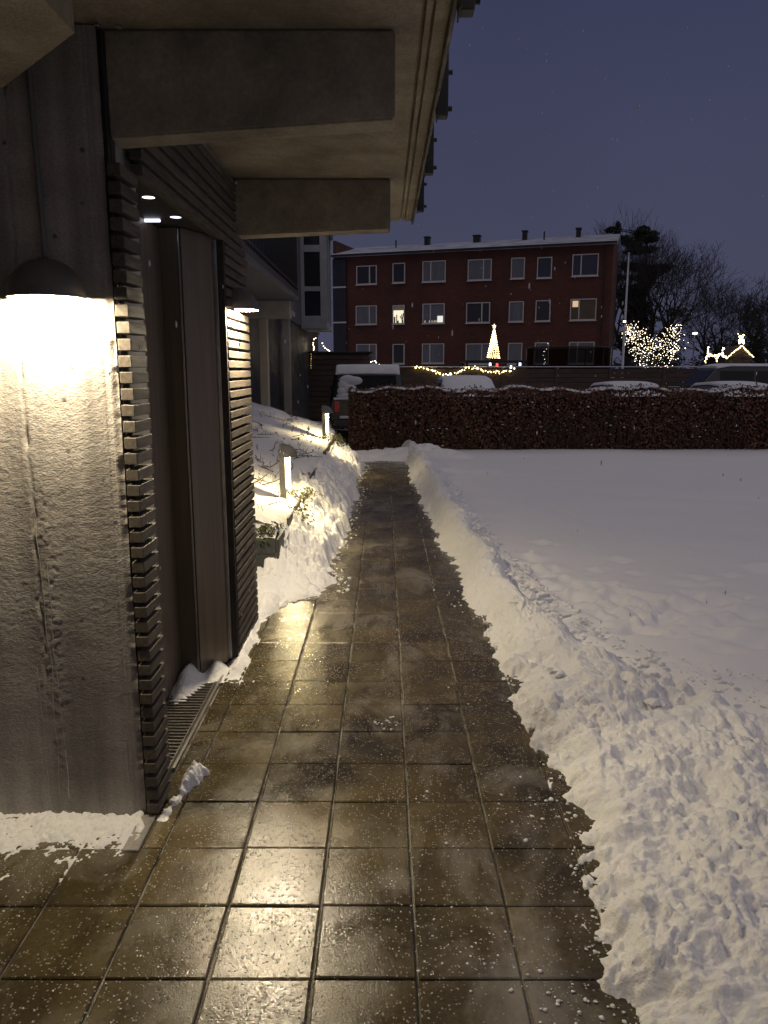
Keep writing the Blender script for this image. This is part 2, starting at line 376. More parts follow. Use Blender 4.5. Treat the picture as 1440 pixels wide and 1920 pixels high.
MAT_GRATE = pm('steel_grate', (0.30, 0.29, 0.28), (0.2, 0.19, 0.18), 20, (0.3, 0.5), metal=0.8)
PLANK_DK = pm('planter_board', (0.055, 0.058, 0.055), (0.04, 0.042, 0.04), 9, (0.5, 0.7), bump=0.2, bscale=90, rand=0.12)
STEEL_EDGE = pm('weathered_edging', (0.10, 0.085, 0.07), (0.06, 0.052, 0.045), 6, (0.6, 0.8), bump=0.3, bscale=60)
TWIG = pm('dry_twig', (0.085, 0.055, 0.035), (0.05, 0.033, 0.022), 20, (0.7, 0.9))
LEAF_G = pm('evergreen_leaf', (0.06, 0.075, 0.025), (0.10, 0.10, 0.035), 25, (0.4, 0.6))
LEAF_B = pm('copper_leaf', (0.24, 0.112, 0.068), (0.09, 0.045, 0.030), 9, (0.6, 0.8))
LEAF_D = pm('needle_dark', (0.018, 0.024, 0.014), (0.03, 0.035, 0.02), 6, (0.7, 0.9))
BARK = pm('dark_bark', (0.035, 0.028, 0.024), (0.02, 0.017, 0.015), 8, (0.8, 0.95))

# ------------------------------------------------------------------ ground and path
rnd = random.Random(11)
GROUND = pm('snowy_ground', (0.74, 0.75, 0.78), (0.58, 0.59, 0.62), 0.4, (0.7, 0.85), bump=0.3, bscale=6, spec=0.2)
g = MB().quad((-700, -40, -0.05), (700, -40, -0.05), (700, 1500, -0.05), (-700, 1500, -0.05)).build('ground', GROUND)
tag(g, kind='structure')

X0, Y0, S = 0.095, 2.177, 0.30
path = MB().quad((-2.6, -9, -0.012), (1.2, -9, -0.012), (1.2, 14.7, -0.012), (-2.6, 14.7, -0.012)).build('path', JOINT)
tag(path, kind='structure')
def tile_mesh(wx, wy, k):
    b = MB(); c = 0.0035; r2 = random.Random(k)
    x, y = wx/2, wy/2
    lo = [(-x,-y,-0.045),(x,-y,-0.045),(x,y,-0.045),(-x,y,-0.045)]
    md = [(-x,-y,-c),(x,-y,-c),(x,y,-c),(-x,y,-c)]
    j = [r2.uniform(0.8, 1.6)*c for _ in range(8)]
    tp = [(-x+j[0],-y+j[1],0),(x-j[2],-y+j[3],0),(x-j[4],y-j[5],0),(-x+j[6],y-j[7],0)]
    fs = [(8,9,10,11)]
    for i in range(4):
        k2 = (i+1) % 4; fs += [(i,k2,4+k2,4+i),(4+i,4+k2,8+k2,8+i)]
    b.add(lo+md+tp, fs); return b.mesh('tile', TILE)
TM = [tile_mesh(S-0.010, S-0.0045, k) for k in range(6)]
TN = tile_mesh(0.093, S-0.0045, 3)
Yr = Y0 - S*3
ntile = 0
row = 0
while Yr < 14.2:
    yc = Yr + S/2
    if yc < 2.69: cols = range(-8, 3)
    elif yc < 6.6: cols = range(-3, 3)
    else: cols = range(-2, 2)
    for c in cols:
        xc = X0 + S*c + S/2
        link('tile', TM[rnd.randrange(6)], path, (xc + rnd.uniform(-.0015, .0015), yc + rnd.uniform(-.001, .001), rnd.uniform(-0.0025, 0.0025)),
             (rnd.uniform(-.004, .004), rnd.uniform(-.004, .004), rnd.choice((0, 0, PI)) + rnd.uniform(-.003, .003))); ntile += 1
    if 2.69 < yc < 5.6:
        link('tile', TN, path, (-0.852, yc, rnd.uniform(-0.002, 0.002)), (0, 0, 0)); ntile += 1
    Yr += S; row += 1

# path edges (where the cleared strip meets the snow)
_ry = [0.0, 1.72, 2.4, 2.74, 3.27, 4.69, 5.84, 8.4, 11.77, 13.4, 14.3, 16]
_rx = [0.62, 0.677, 0.71, 0.745, 0.755, 0.735, 0.69, 0.585, 0.50, 0.50, 0.40, 0.3]
_ly = [4.9, 5.3, 5.55, 5.75, 6.1, 6.5, 7.1, 7.84, 9.06, 10.4, 11.77, 13.0, 13.8, 14.6]
_lx = [-0.86, -0.80, -0.56, -0.34, -0.42, -0.47, -0.42, -0.36, -0.39, -0.36, -0.40, -0.36, -0.38, -0.38]
def eR(Y): return np.interp(Y, _ry, _rx) + 0.03*vnoise(Y*3.1, Y*0+2.2, 5) + 0.018*vnoise(Y*11, Y*0+7.7, 6)
def eL(Y): return np.interp(Y, _ly, _lx) + 0.045*vnoise(Y*2.7, Y*0+4.2, 15) + 0.03*vnoise(Y*9, Y*0+1.7, 16)

# snowy lawn right of the path
ys = [1.0]
while ys[-1] < 15.9: ys.append(ys[-1] + max(0.012, ys[-1]*0.0055))
ys = np.array(ys)
ds = [0.0]
while ds[-1] < 30: ds.append(ds[-1] + max(0.018, ds[-1]*0.013))
ds = np.array(ds)
Yg, D = np.meshgrid(ys, ds, indexing='ij')
Xg = eR(Yg) + 0.12 + D
Zl = 0.075 + 0.018*fbm(Xg*0.5, Yg*0.6, 3, 3) + 0.006*fbm(Xg*3, Yg*2, 31, 3)
# wind ripples, very faint
Zl += 0.004*np.sin((Yg*1.0 + Xg*0.35)*5 + 2*fbm(Xg*0.7, Yg*0.7, 8, 2))
wB = np.interp(Yg, [1.0, 2.6, 3.2, 3.7, 4.1, 4.5, 5.5, 8, 12, 15], [2.2, 2.0, 1.65, 1.25, .80, .54, .44, .40, .40, .42])
Zl -= 0.08*(1 - sstep(0.72*wB, 0.98*wB, D + 0.12))
# tracks: small dents with crumbs thrown beside them
tracks = []
for i in range(170):
    t = rnd.random()
    px = 1440 - 520*t**0.8 + rnd.gauss(0, 28); py = 1115 + 30*math.sin(t*5) + rnd.gauss(0, 26)
    if px < 950: continue
    q = on_ground(px, py, 0.07); tracks.append((q.x, q.y, rnd.uniform(.03, .075), rnd.uniform(.012, .035)))
for px, py, r_, h_ in [(1000,1050,.08,.03),(1165,1052,.06,.03),(1225,1160,.09,.045),(1375,1165,.1,.05),(1350,1215,.07,.03),(1400,1150,.09,.05),(1430,1070,.1,.04),(1415,1200,.1,.05),(1035,1120,.06,.02),(1190,1075,.05,.02),(905,1055,.08,.02),(1310,1085,.06,.02)]:
    q = on_ground(px, py, 0.07); tracks.append((q.x, q.y, r_, h_))
for (tx, ty, tr, th_) in tracks:
    d2 = ((Xg-tx)/1.3)**2 + ((Yg-ty)/1.0)**2
    Zl -= th_*np.exp(-d2/(tr*tr))
    d3 = ((Xg-tx-0.2*tr)/1.4)**2 + ((Yg-ty-1.5*tr)/0.8)**2
    Zl += 0.8*th_*np.exp(-d3/(tr*tr*0.8)) * (1 + 0.5*vnoise(Xg*22, Yg*22, 71))
lawn = link('snow_lawn', grid_mesh('snow_lawn', Xg, Yg, Zl, SNOW_SOFT)); tag(lawn, kind='structure')

# shovelled bank along the right edge, wide and trampled near the camera
def lumps(X, Y, k, seed):
    d1, c1 = vor(X*k + 0.3*vnoise(X*k*2, Y*k*2, seed+1), Y*k + 0.3*vnoise(X*k*2+9, Y*k*2, seed+2), seed)
    return np.sqrt(np.clip(1 - (d1*1.25)**2, 0, 1))*(0.35 + 0.65*c1)
ys2 = [1.0]
while ys2[-1] < 15.6: ys2.append(ys2[-1] + max(0.007, ys2[-1]*0.0036))
ys2 = np.array(ys2)
uu = np.linspace(0, 1, 330)**1.12
Y2, U = np.meshgrid(ys2, uu, indexing='ij')
wR = np.interp(Y2, [1.0, 2.6, 3.2, 3.7, 4.1, 4.5, 5.5, 8, 12, 15], [2.2, 2.0, 1.65, 1.25, .80, .54, .44, .40, .40, .42])
d_ = -0.16 + U*(1.15*wR + 0.16)
U = d_/wR
X2 = eR(Y2) + d_
de = d_ + 0.10 + 0.035*vnoise(X2*9, Y2*9, 33) + 0.022*vnoise(X2*21, Y2*21, 34) + 0.012*vnoise(X2*48, Y2*48, 35)
rise = sstep(-0.02, 0.24, de)*0.66 + sstep(0.02, 0.45, U)*0.34
fall = 1 - sstep(0.5, 1.05, U + 0.12*vnoise(X2*4, Y2*4, 36))
crest = np.interp(Y2, [1, 3, 4.5, 6, 8, 14], [.085, .10, .14, .16, .18, .2])
Z2 = -0.035 + (crest+0.07)*rise*fall
amp = sstep(-0.02, 0.10, de)*(0.3+0.7*fall)
wx = X2 + 0.05*vnoise(X2*7, Y2*7, 37); wy = Y2 + 0.05*vnoise(X2*7+5, Y2*7, 38)
Z2 += amp*np.interp(Y2, [1, 3.6, 5, 15], [1, 1, .95, 1.15])*(0.45 + 0.75*sstep(-0.5, 0.6, fbm(X2*2.1, Y2*2.1, 39, 2)))*(0.024*lumps(wx, wy, 8, 40) + 0.024*lumps(wx, wy, 17, 43) + 0.017*lumps(wx, wy, 33, 47) + 0.010*lumps(wx, wy, 60, 49) - 0.03)
Z2 += amp*(0.030*fbm(X2*3, Y2*3, 50, 3) + 0.014*fbm(X2*12, Y2*12, 54, 3) + 0.006*fbm(X2*40, Y2*40, 57, 2))
for (cx, cy_, r_, dep) in [(1.53, 3.78, .24, .16), (1.42, 3.5, .10, .07), (1.26, 2.72, .085, .10), (1.17, 2.66, .06, .07), (1.02, 2.95, .055, .07), (1.63, 2.75, .10, .09), (1.55, 2.4, .09, .06), (1.5, 3.2, .08, .06), (.86, 4.05, .12, .05), (1.7, 3.1, .1, .08)]:
    rr_ = np.sqrt((X2-cx)**2 + (Y2-cy_)**2)*(1 + 0.35*vnoise(X2*9, Y2*9, 61)) / r_
    Z2 -= dep*np.exp(-rr_**2)*(0.75 + 0.5*vnoise(X2*24, Y2*24, 63))
bank = link('snow_bank', grid_mesh('snow_bank', X2, Y2, Z2, SNOW, mask=(Z2 > -0.03)))
tag(bank, 'long lumpy bank of shovelled snow along the lawn edge of the path', kind='stuff')

ck = MB()
for i in range(90):
    y = 1.9 + 8*rnd.random()**1.6; e = float(eR(np.array([y]))[0]); x = e + rnd.uniform(.12, .42) + (rnd.uniform(0, .9) if y < 3.6 else 0)
    a_ = rnd.choice((.012, .018, .025, .035, .045))*rnd.uniform(.7, 1.2); rr3 = Matrix.Rotation(rnd.uniform(0, 6.28), 3, 'Z') @ Matrix.Rotation(rnd.gauss(0, .5), 3, 'X')
    z_ = float(np.interp(y, [1, 3, 4.5, 6, 8, 14], [.085, .10, .14, .16, .18, .2])) + .005
    pv_ = [Vector((rnd.uniform(-1,1), rnd.uniform(-1,1), rnd.uniform(-.55,.55)))*a_ for _ in range(14)]
    bm_ = bmesh.new()
    for q_ in pv_: bm_.verts.new(rr3 @ q_ + Vector((x, y, z_)))
    hull = bmesh.ops.convex_hull(bm_, input=bm_.verts[:])
    for v_ in [v for v in bm_.verts if not v.link_faces]: bm_.verts.remove(v_)
    bm_.verts.index_update()
    ck.add([v.co[:] for v in bm_.verts], [[v.index for v in f.verts] for f in bm_.faces]); bm_.free()
tag(ck.build('snow_chunks', SNOW), 'broken angular chunks of shovelled snow on the bank', kind='stuff')

# left bank between the planting bed and the path
ys3 = np.arange(4.9, 14.5, 0.013)
vv = np.linspace(-0.12, 1.12, 84)
Y3, V = np.meshgrid(ys3, vv, indexing='ij')
el = eL(Y3)
wL = np.clip(el + 0.90, 0.045, 2)
d3 = V*wL                                # distance from the path side edge towards the bed
X3 = el - d3
hL = np.interp(Y3, [4.0, 4.5, 5.2, 5.6, 5.95, 6.5, 7, 8, 9.5, 11, 13, 14.4], [.02, .03, .04, .09, .17, .30, .36, .42, .43, .50, .52, .22])
hL = hL*(1 + 0.20*vnoise(Y3*1.9, Y3*0, 81))
V_ = V + 0.10*vnoise(X3*7, Y3*7, 83) + 0.05*vnoise(X3*18, Y3*18, 84)
Z3 = -0.03 + (hL+0.03)*(sstep(-0.02, 0.25, V_)*0.38 + sstep(0.15, 1.05, V_)*0.62)
a3 = sstep(0, 0.25, V)*np.clip(hL/0.16, 0.25, 1)
Z3 += a3*(0.07*lumps(X3 + .04*vnoise(X3*9, Y3*9, 88), Y3, 5, 90) + 0.06*lumps(X3, Y3 + .03*vnoise(X3*14, Y3*14, 89), 12, 92) + 0.035*lumps(X3, Y3, 27, 94) - 0.07 + 0.03*fbm(X3*5, Y3*5, 96, 3) + 0.007*fbm(X3*30, Y3*30, 98, 2))
bankl = link('snow_bank', grid_mesh('snow_bank', X3, Y3, Z3, SNOW, mask=(Z3 > -0.025)))
tag(bankl, 'heaped lit snow bank between the planter, the bed edge and the path', kind='stuff')

# bank across the far end of the path
xs4 = np.arange(-1.0, 2.2, 0.025); ys4 = np.arange(13.4, 15.6, 0.025)
Y4, X4 = np.meshgrid(ys4, xs4, indexing='ij')
c4 = 14.75 - 0.12*X4 + 0.15*vnoise(X4*1.3, X4*0, 101)
h4 = (0.16 + 0.10*np.exp(-((X4-0.75)/0.45)**2))*np.exp(-((Y4-c4)/0.42)**2)*sstep(2.2, 1.4, X4)
Z4 = -0.02 + h4 + h4*2.2*(0.14*lumps(X4, Y4, 3.5, 105) + 0.08*lumps(X4, Y4, 9, 107) - 0.07) + 0.01*fbm(X4*8, Y4*8, 108, 2)
Z4 = np.where(Y4 < 14.0, np.minimum(Z4, h4 - 0.02), Z4)
bankf = link('snow_bank', grid_mesh('snow_bank', X4, Y4, Z4, SNOW, mask=(Z4 > -0.015)))
tag(bankf, 'low snow ridge across the far end of the path before the hedge', kind='stuff')

# rising planting bed under snow, left of the path
def bed_h(X, Y): return 0.38 + 0.03*(Y-6) + 0.35*(-0.86-X)
xs5 = np.arange(-0.83, -3.2, -0.03)
ys5 = np.arange(6.2, 15.4, 0.035)
Y5, X5 = np.meshgrid(ys5, xs5, indexing='ij')
Z5 = bed_h(X5, Y5) + 0.03*fbm(X5*1.6, Y5*1.4, 121, 3) + 0.018*lumps(X5, Y5, 4, 123) + 0.01*lumps(X5, Y5, 10, 127)
Z5 = Z5 - 0.10*sstep(-0.93, -0.83, X5) + 0.02*lumps(X5, Y5, 7, 128)*sstep(-1.3, -0.9, X5)
Z5 = Z5*(1 - sstep(13.5, 15.3, Y5)*0.97)
bed = link('snowy_bed', grid_mesh('snowy_bed', X5, Y5, Z5, SNOW)); tag(bed, kind='structure')

# crumbs of snow and ice on the paving and along the bank
def crumbs(name, pts, m, label):
    b = MB()
    for (x, y, z, r) in pts:
        b.ball((x, y, z + r*0.35), r, 1, (1, 1, 0.55), 0.42, rnd)
    o = b.build(name, m); tag(o, label, kind='stuff'); return o
pts = []
for i in range(420):
    y = 1.5 + 12*rnd.random()**1.4; e = float(eR(np.array([y]))[0])
    x = e - abs(rnd.gauss(0, 0.045)) + .01
    pts.append((x, y, 0.0, rnd.choice((.003, .004, .005, .006, .011))*rnd.uniform(.6, 1.1)))
for i in range(260):
    y = 5.4 + 8.2*rnd.random(); e = float(eL(np.array([y]))[0]); x = e + abs(rnd.gauss(0, 0.06)) - .02
    pts.append((x, y, 0.0, rnd.choice((.005, .007, .010, .016))*rnd.uniform(.7, 1.2)))
for (px, py, n_, sp, rs) in [(722,1357,14,16,.011),(1000,1530,14,40,.009),(900,1320,10,60,.008),(870,1740,26,60,.005),(900,1800,50,70,.005),(790,1495,5,10,.012),(838,1590,4,14,.010),(1080,1880,30,50,.008),(960,1490,14,40,.007),(730,1650,22,18,.004),(520,1760,60,60,.004),(870,1125,22,25,.011),(640,1090,14,10,.014),(1130,1780,16,25,.010)]:
    for i in range(n_):
        q = on_ground(px + rnd.gauss(0, sp), py + rnd.gauss(0, sp*0.5)); pts.append((q.x, q.y, 0, rs*.75*rnd.uniform(.35, 1.25)))
for i in range(2000):
    q = on_ground(rnd.uniform(0, 1050), rnd.uniform(1250, 1920))
    if float(fbm(np.array([q.x*2.3]), np.array([q.y*2.3]), 400, 3)[0]) < .38*rnd.random() + .18: continue
    pts.append((q.x, q.y, 0, rnd.choice((.0009, .0012, .0016, .0022, .0032))))
crumbs('snow_crumbs', [p for p in pts if p[0] > -0.86 or p[1] < 2.6], SNOW, 'loose snow crumbs and ice grains scattered on the wet paving')
pts = []
for i in range(1500):
    y = 1.4 + 11*rnd.random()**1.5; wv = float(np.interp(y, [1.0, 2.6, 3.2, 3.7, 4.1, 4.5, 5.5, 8, 12, 15], [2.2, 2.0, 1.65, 1.25, .80, .54, .44, .40, .40, .42]))
    e = float(eR(np.array([y]))[0]); x = e + wv*rnd.uniform(0.75, 1.25)
    pts.append((x, y, 0.078, rnd.choice((.005, .006, .008, .012, .02))*rnd.uniform(.6, 1.1)))
crumbs('snow_clods', pts, SNOW, 'small clods of snow tumbled onto the lawn behind the bank')

# thin snow at the pillar foot, the panel foot and the doorstep
def patch(name, x0, x1, y0, y1, hf, label, step=0.006):
    xs = np.arange(x0, x1, step); ys_ = np.arange(y0, y1, step)
    Yp, Xp = np.meshgrid(ys_, xs, indexing='ij'); Zp = hf(Xp, Yp)
    o = link(name, grid_mesh(name, Xp, Yp, Zp, SNOW, mask=(Zp > -0.009))); tag(o, label, kind='stuff'); return o
def pf(X, Y):
    edge = 2.47 + 0.05*vnoise(X*7, X*0, 131) + 0.03*vnoise(X*23, X*0, 133) + 0.06*sstep(-1.3, -1.6, X)
    t = (Y-edge)/0.1
    z = 0.013*np.clip(t, -1, 1) + 0.011*fbm(X*20, Y*20, 135, 3) + 0.004*fbm(X*130, Y*130, 136, 2) + 0.006*fbm(X*80, Y*80, 139, 2)
    return np.where(X > -0.905 + 0.03*vnoise(Y*9, Y*0, 137), -0.01, z)
patch('snow_patch', -2.3, -0.87, 2.3, 2.682, pf, 'thin trodden snow on the paving at the pillar foot')
def pf2(X, Y):
    t = (Y-2.62)/.40; cx = -0.868 + .075*t + .012*vnoise(Y*14, Y*0, 181); w_ = .020 + .034*sstep(.4, .9, t) + .012*vnoise(Y*23, Y*0, 182) + .008*vnoise(Y*61, X*61, 186)
    p_ = np.sqrt(np.clip(1 - ((X-cx)/w_)**2, 0, 1))*sstep(-.03, .1, t)*sstep(1.04, .9, t)
    return -0.012 + p_**1.3*(.010 + .048*sstep(.35, .85, t) + .016*lumps(X, Y, 30, 183)) + p_*(.012*fbm(X*26, Y*26, 185, 3) + .010*lumps(X, Y, 75, 184))
patch('snow_ridge', -0.93, -0.70, 2.58, 3.06, pf2, 'small broken ridge of snow beside the near slatted screen', 0.004)
def pf5(X, Y):
    return 0.05 + 0.05*sstep(5.3, 5.9, Y) - 0.12*sstep(5.25, 4.98, Y) + 0.035*lumps(X, Y, 8, 155) + 0.02*lumps(X, Y, 19, 157) - 0.16*sstep(-0.86, -0.66, X)
patch('snow_patch', -1.5, -0.62, 5.0, 5.92, pf5, 'low snow lying in front of the planter box', 0.012)
def pf3(X, Y):
    cx = -0.865 + 0.06*vnoise(Y*5, Y*0, 161)*0.3
    t = 1 - np.abs((X-cx)/(0.05 + 0.02*vnoise(Y*8, Y*0, 163)))
    return 0.05*np.clip(t, -1, 1)*sstep(3.98, 4.1, Y)*sstep(5.5, 5.2, Y) + 0.008*fbm(X*40, Y*40, 165, 2) - 0.006
patch('snow_patch', -1.0, -0.72, 3.95, 5.5, pf3, 'narrow strip of snow at the foot of the far slatted screen')
def pf4(X, Y):
    a = np.exp(-(((X+1.09)/0.06)**2 + ((Y-3.98)/0.2)**2)); b = np.exp(-(((X+0.96)/0.05)**2 + ((Y-4.10)/0.10)**2))
    return 0.11*a + 0.09*b - 0.03 + 0.006*fbm(X*25, Y*25, 171, 2) + 0.012
patch('snow_drift', -1.145, -0.88, 3.5, 4.26, pf4, 'little snow drift on the doorstep against the glass door')

# ------------------------------------------------------------------ entrance building with canopy
B = wthing('entrance_building', 'concrete entrance building with beamed canopy, slatted timber screens and glazed door beside the path', 'building', (-1.8, 3.6, 0))
# near pillar: rough plastered front as real relief
MB().box(-2.6, -1.748, 2.68, 2.70, 0, 2.80).build('pillar_face', PLASTER, B)
xs = np.arange(-1.75, -0.929, 0.0048); zs = np.arange(-0.02, 2.806, 0.0048)
Zp, Xp = np.meshgrid(zs, xs, indexing='ij')
rel = 0.0010*fbm(Xp*5 + 0.3*Zp*9, Zp*9, 201, 3) + 0.0006*lumps(Xp + 0.15*Zp, Zp, 40, 203) + 0.0011*lumps(Xp, Zp, 92, 207) + 0.0006*fbm(Xp*60, Zp*90, 209, 2)
band = 0.5 + 0.5*sstep(1.15, 0.5, Zp)*-0.5
rel *= 0.72*(0.5 + 0.5*sstep(0.35, 0.95, Zp))
edge = sstep(-0.955, -0.932, Xp)          # arris worn back
rel = rel*(1-edge) - edge*(0.004 + 0.003*vnoise(Zp*19, Zp*0, 211) + 0.002*vnoise(Zp*55, Zp*0, 212))
rel -= 0.0022*np.exp(-((Xp + 0.975 + 0.003*np.sin(Zp*3))/0.003)**2) + 0.0016*np.exp(-((Xp + 0.962)/0.0025)**2)   # trowelled corner grooves
cx = -1.262 - 0.012*(1.6-Zp) + 0.008*vnoise(Zp*9, Zp*0, 213) + 0.004*vnoise(Zp*31, Zp*0, 214)       # long crack
rel -= 0.011*np.exp(-((Xp-cx)/0.0065)**2)*sstep(0.35, 0.75, Zp)*(0.6 + 0.5*vnoise(Zp*17, Zp*0, 215))
rel += 0.0035*np.exp(-((Xp-cx-0.045)/0.03)**2)*lumps(Xp, Zp, 45, 216)*sstep(1.5, 1.1, Zp)
pil = link('pillar', grid_mesh('pillar', Xp, 2.68 - rel, Zp, PLASTER), B)
b = MB(); b.box(-2.6, -0.937, 2.70, 3.03, 0.0, 2.80); b.build('pillar', PLASTER, B)
# stains on the pillar: white runs and the dark crack
def run(x0, z0, z1, wd, m, seed, nm):
    b = MB(); r2 = random.Random(seed); x = x0; z = z0; P = []
    while z > z1: P.append((x, z)); z -= 0.035; x += r2.uniform(-.0035, .0042)
    for i in range(len(P)-1):
        (xa, za), (xb, zb) = P[i], P[i+1]; w1 = wd*r2.uniform(.5, 1.2)
        b.quad((xa-w1, 2.675, za), (xa+w1, 2.675, za), (xb+w1, 2.675, zb), (xb-w1, 2.675, zb))
    return b.build(nm, m, pil)
run(-1.300, 0.62, 0.05, .0017, STAIN, 1, 'lime_run'); run(-1.262, 1.25, 0.06, .0015, STAIN, 2, 'lime_run'); run(-1.228, 1.02, 0.04, .0019, STAIN, 3, 'lime_run')
MB().box(-2.9, -2.61, -9.0, 2.68, 0, 3.0).build('unseen_wall', PLASTER, B)  # unseen run of the building wall, added to block sky light from behind
# far pillar
b = MB(); b.bbox(-1.12, -0.925, 4.30, 4.97, 0.0, 2.805, 0.006); b.build('pillar', PLASTER, B)
# beams, deeper towards the pillars
def beam(y0, y1, zl, zr, xl=-0.93, xr=0.037):
    bm = bmesh.new()
    vs_ = [bm.verts.new(p) for p in [(xl,y0,zl),(xr,y0,zr),(xr,y0,2.808),(xl,y0,2.808),(xl,y1,zl),(xr,y1,zr),(xr,y1,2.808),(xl,y1,2.808)]]
    for f in [(0,1,2,3),(5,4,7,6),(1,5,6,2),(4,0,3,7),(4,5,1,0),(3,2,6,7)]: bm.faces.new([vs_[i] for i in f])
    bmesh.ops.bevel(bm, geom=bm.edges[:], offset=0.008, segments=2, affect='EDGES')
    me = bpy.data.meshes.new('beam'); bm.to_mesh(me); bm.free(); me.materials.append(BEAM); return link('beam', me, B)
beam(2.725, 2.86, 2.475, 2.535); beam(4.70, 4.85, 2.49, 2.53)
# canopy slab with drip groove, extended unseen behind the camera to block sky light
s = MB(); s.box(-2.6, 0.118, -9.0, 6.0, 2.81, 3.0); s.box(0.118, 0.132, -9.0, 6.0, 2.828, 3.0); s.box(0.132, 0.150, -9.0, 6.0, 2.812, 3.0); s.box(0.150, 0.160, -9.0, 6.0, 2.824, 3.0); s.box(0.160, 0.205, -9.0, 6.0, 2.808, 3.0)
slab = s.build('canopy_slab', SOFFIT, B)
FASCIA = pm('wet_fascia', (0.16, 0.145, 0.10), (0.07, 0.065, 0.045), 5, (0.25, 0.5), metal=0.2, bump=0.3, bscale=50)
fs_ = MB(); fs_.bbox(0.207, 0.222, -9.0, 6.01, 2.785, 3.02, 0.003); fas = fs_.build('fascia', FASCIA, B)
dr = MB()
for i in range(110):
    dr.ball((0.2065 + rnd.uniform(0, .014), rnd.uniform(2.2, 5.95), 2.783 + rnd.uniform(-.003, .012)), rnd.uniform(.002, .0045), 1)
dro = dr.build('water_drops', glass('water_drop', (0.9, 0.9, 0.9), 0.02, 1.33), fas); tag(dro, kind='stuff')
# lowered slab by the near pillar with a splayed corner
s = MB(); s.prism([(-0.83,-9),(-0.83,2.23),(-1.25,2.66),(-2.6,2.66),(-2.6,-9)], 2.60, 2.807); s.build('lowered_soffit', SOFFIT, B)
# balcony posts bolted to the slab edge
for py_ in (2.49, 3.44, 4.385, 5.38):
    p_ = MB(); p_.bbox(0.226, 0.268, py_-0.03, py_+0.03, 2.755, 3.9, 0.004)
    po = p_.build('railing_post', METAL_DK, B)
    pl = MB(); pl.bbox(0.222, 0.2275, py_-0.055, py_+0.055, 2.752, 2.99, 0.001); pl.build('base_plate', METAL_DK, po)
    for zb in (2.79, 2.93):
        q = MB(); q.tube([(0.266, py_, zb), (0.286, py_, zb)], 0.0105, 6); q.build('bolt', METAL_DK, po)
r_ = MB(); r_.bbox(0.222, 0.272, -9.0, 6.0, 3.9, 3.94, 0.004); r_.build('handrail', METAL_DK, B)
# drain pipe stub hanging at the near edge
# slatted screens: square slats running along the path
SL, PT = 0.040, 0.0565
def slat_mesh(y0, y1):
    return MB().bbox(-0.0225, 0.0225, y0, y1, -SL/2, SL/2, 0.0022).mesh('slat', WOOD)
m1, m2, m3 = slat_mesh(2.655, 2.835), slat_mesh(4.305, 4.99), slat_mesh(2.90, 4.97)
z = 0.045; i = 0
while z < 2.40:
    link('slat', m1, B, (-0.892 + rnd.uniform(-.0015, .0015), rnd.uniform(-.002, .002), z + rnd.uniform(-.001, .001)), (0, rnd.uniform(-.01, .01), 0))
    link('slat', m2, B, (-0.888 + rnd.uniform(-.0015, .0015), rnd.uniform(-.002, .002), z + rnd.uniform(-.001, .001)), (0, rnd.uniform(-.01, .01), 0))
    z += PT
while z < 2.79:
    link('slat', m3, B, (-0.892, 0, z)); z += PT
# battens behind the slats
for (ya, yb) in ((2.72, 2.76), (4.33, 4.37), (4.6, 4.64), (4.92, 4.96)):
    MB().bbox(-0.9365, -0.9155, ya, yb, 0.02, 2.80, 0.002).build('batten', WOOD_DK, B)
MB().bbox(-0.9365, -0.9165, 2.69, 2.715, 0.02, 2.80, 0.002).build('corner_trim', METAL_DK, B)
MB().bbox(-0.955, -0.905, 4.262, 4.275, 0.02, 2.42, 0.002).build('corner_trim', METAL_LT, B)
MB().bbox(-0.915, -0.870, 4.278, 4.302, 0.02, 2.42, 0.002).build('corner_trim', WOOD_DK, B)
# recess head, back wall over the door, interior
MB().box(-1.2, -0.918, 3.032, 4.30, 2.42, 2.44).build('recess_soffit', INT_CEIL, B)
MB().box(-0.935, -0.92, 3.032, 4.30, 2.442, 2.80).build('backing_board', WOOD_DK, B)
MB().bbox(-0.918, -0.905, 3.03, 4.27, 2.418, 2.436, 0.002).build('head_trim', METAL_LT, B)
i_ = MB(); i_.box(-3.4, -3.35, 3.05, 5.6, 0, 2.8); i_.box(-3.35, -1.17, 5.56, 5.6, 0, 2.8); i_.box(-3.35, -1.17, 3.04, 3.08, 0, 2.8)
i_.build('interior_wall', INT_WALL, B)
MB().box(-3.35, -1.17, 3.08, 5.56, 2.72, 2.76).build('interior_ceiling', INT_CEIL, B)
MB().box(-3.35, -1.155, 3.08, 5.56, -0.04, 0.012).build('interior_floor', INT_WALL, B)
MB().box(-1.17, -1.13, 4.30, 5.6, 0, 2.80).build('side_wall', PLASTER, B)
def disc(x, y, z, r, m, parent, nm='downlight', sq=1.0):
    b = MB(); n_ = 20
    b.add([(x+r*math.cos(2*PI*k/n_), y+sq*r*math.sin(2*PI*k/n_), z) for k in range(n_)] + [(x+1.18*r*math.cos(2*PI*k/n_), y+1.18*sq*r*math.sin(2*PI*k/n_), z-0.006) for k in range(n_)],
          [tuple(range(n_))[::-1]] ); b.build(nm, m, parent)
disc(-0.985, 3.35, 2.419, 0.026, DOWN, B); disc(-0.985, 3.77, 2.419, 0.026, COOL_GLOW, B)
b = MB(); b.bbox(-1.145, -1.07, 3.80, 3.815, 2.405, 2.418, .002); b.build('strip_reflection', COOL_GLOW, B)  # glowing bar standing in for a strip-shaped reflection, not a fixture
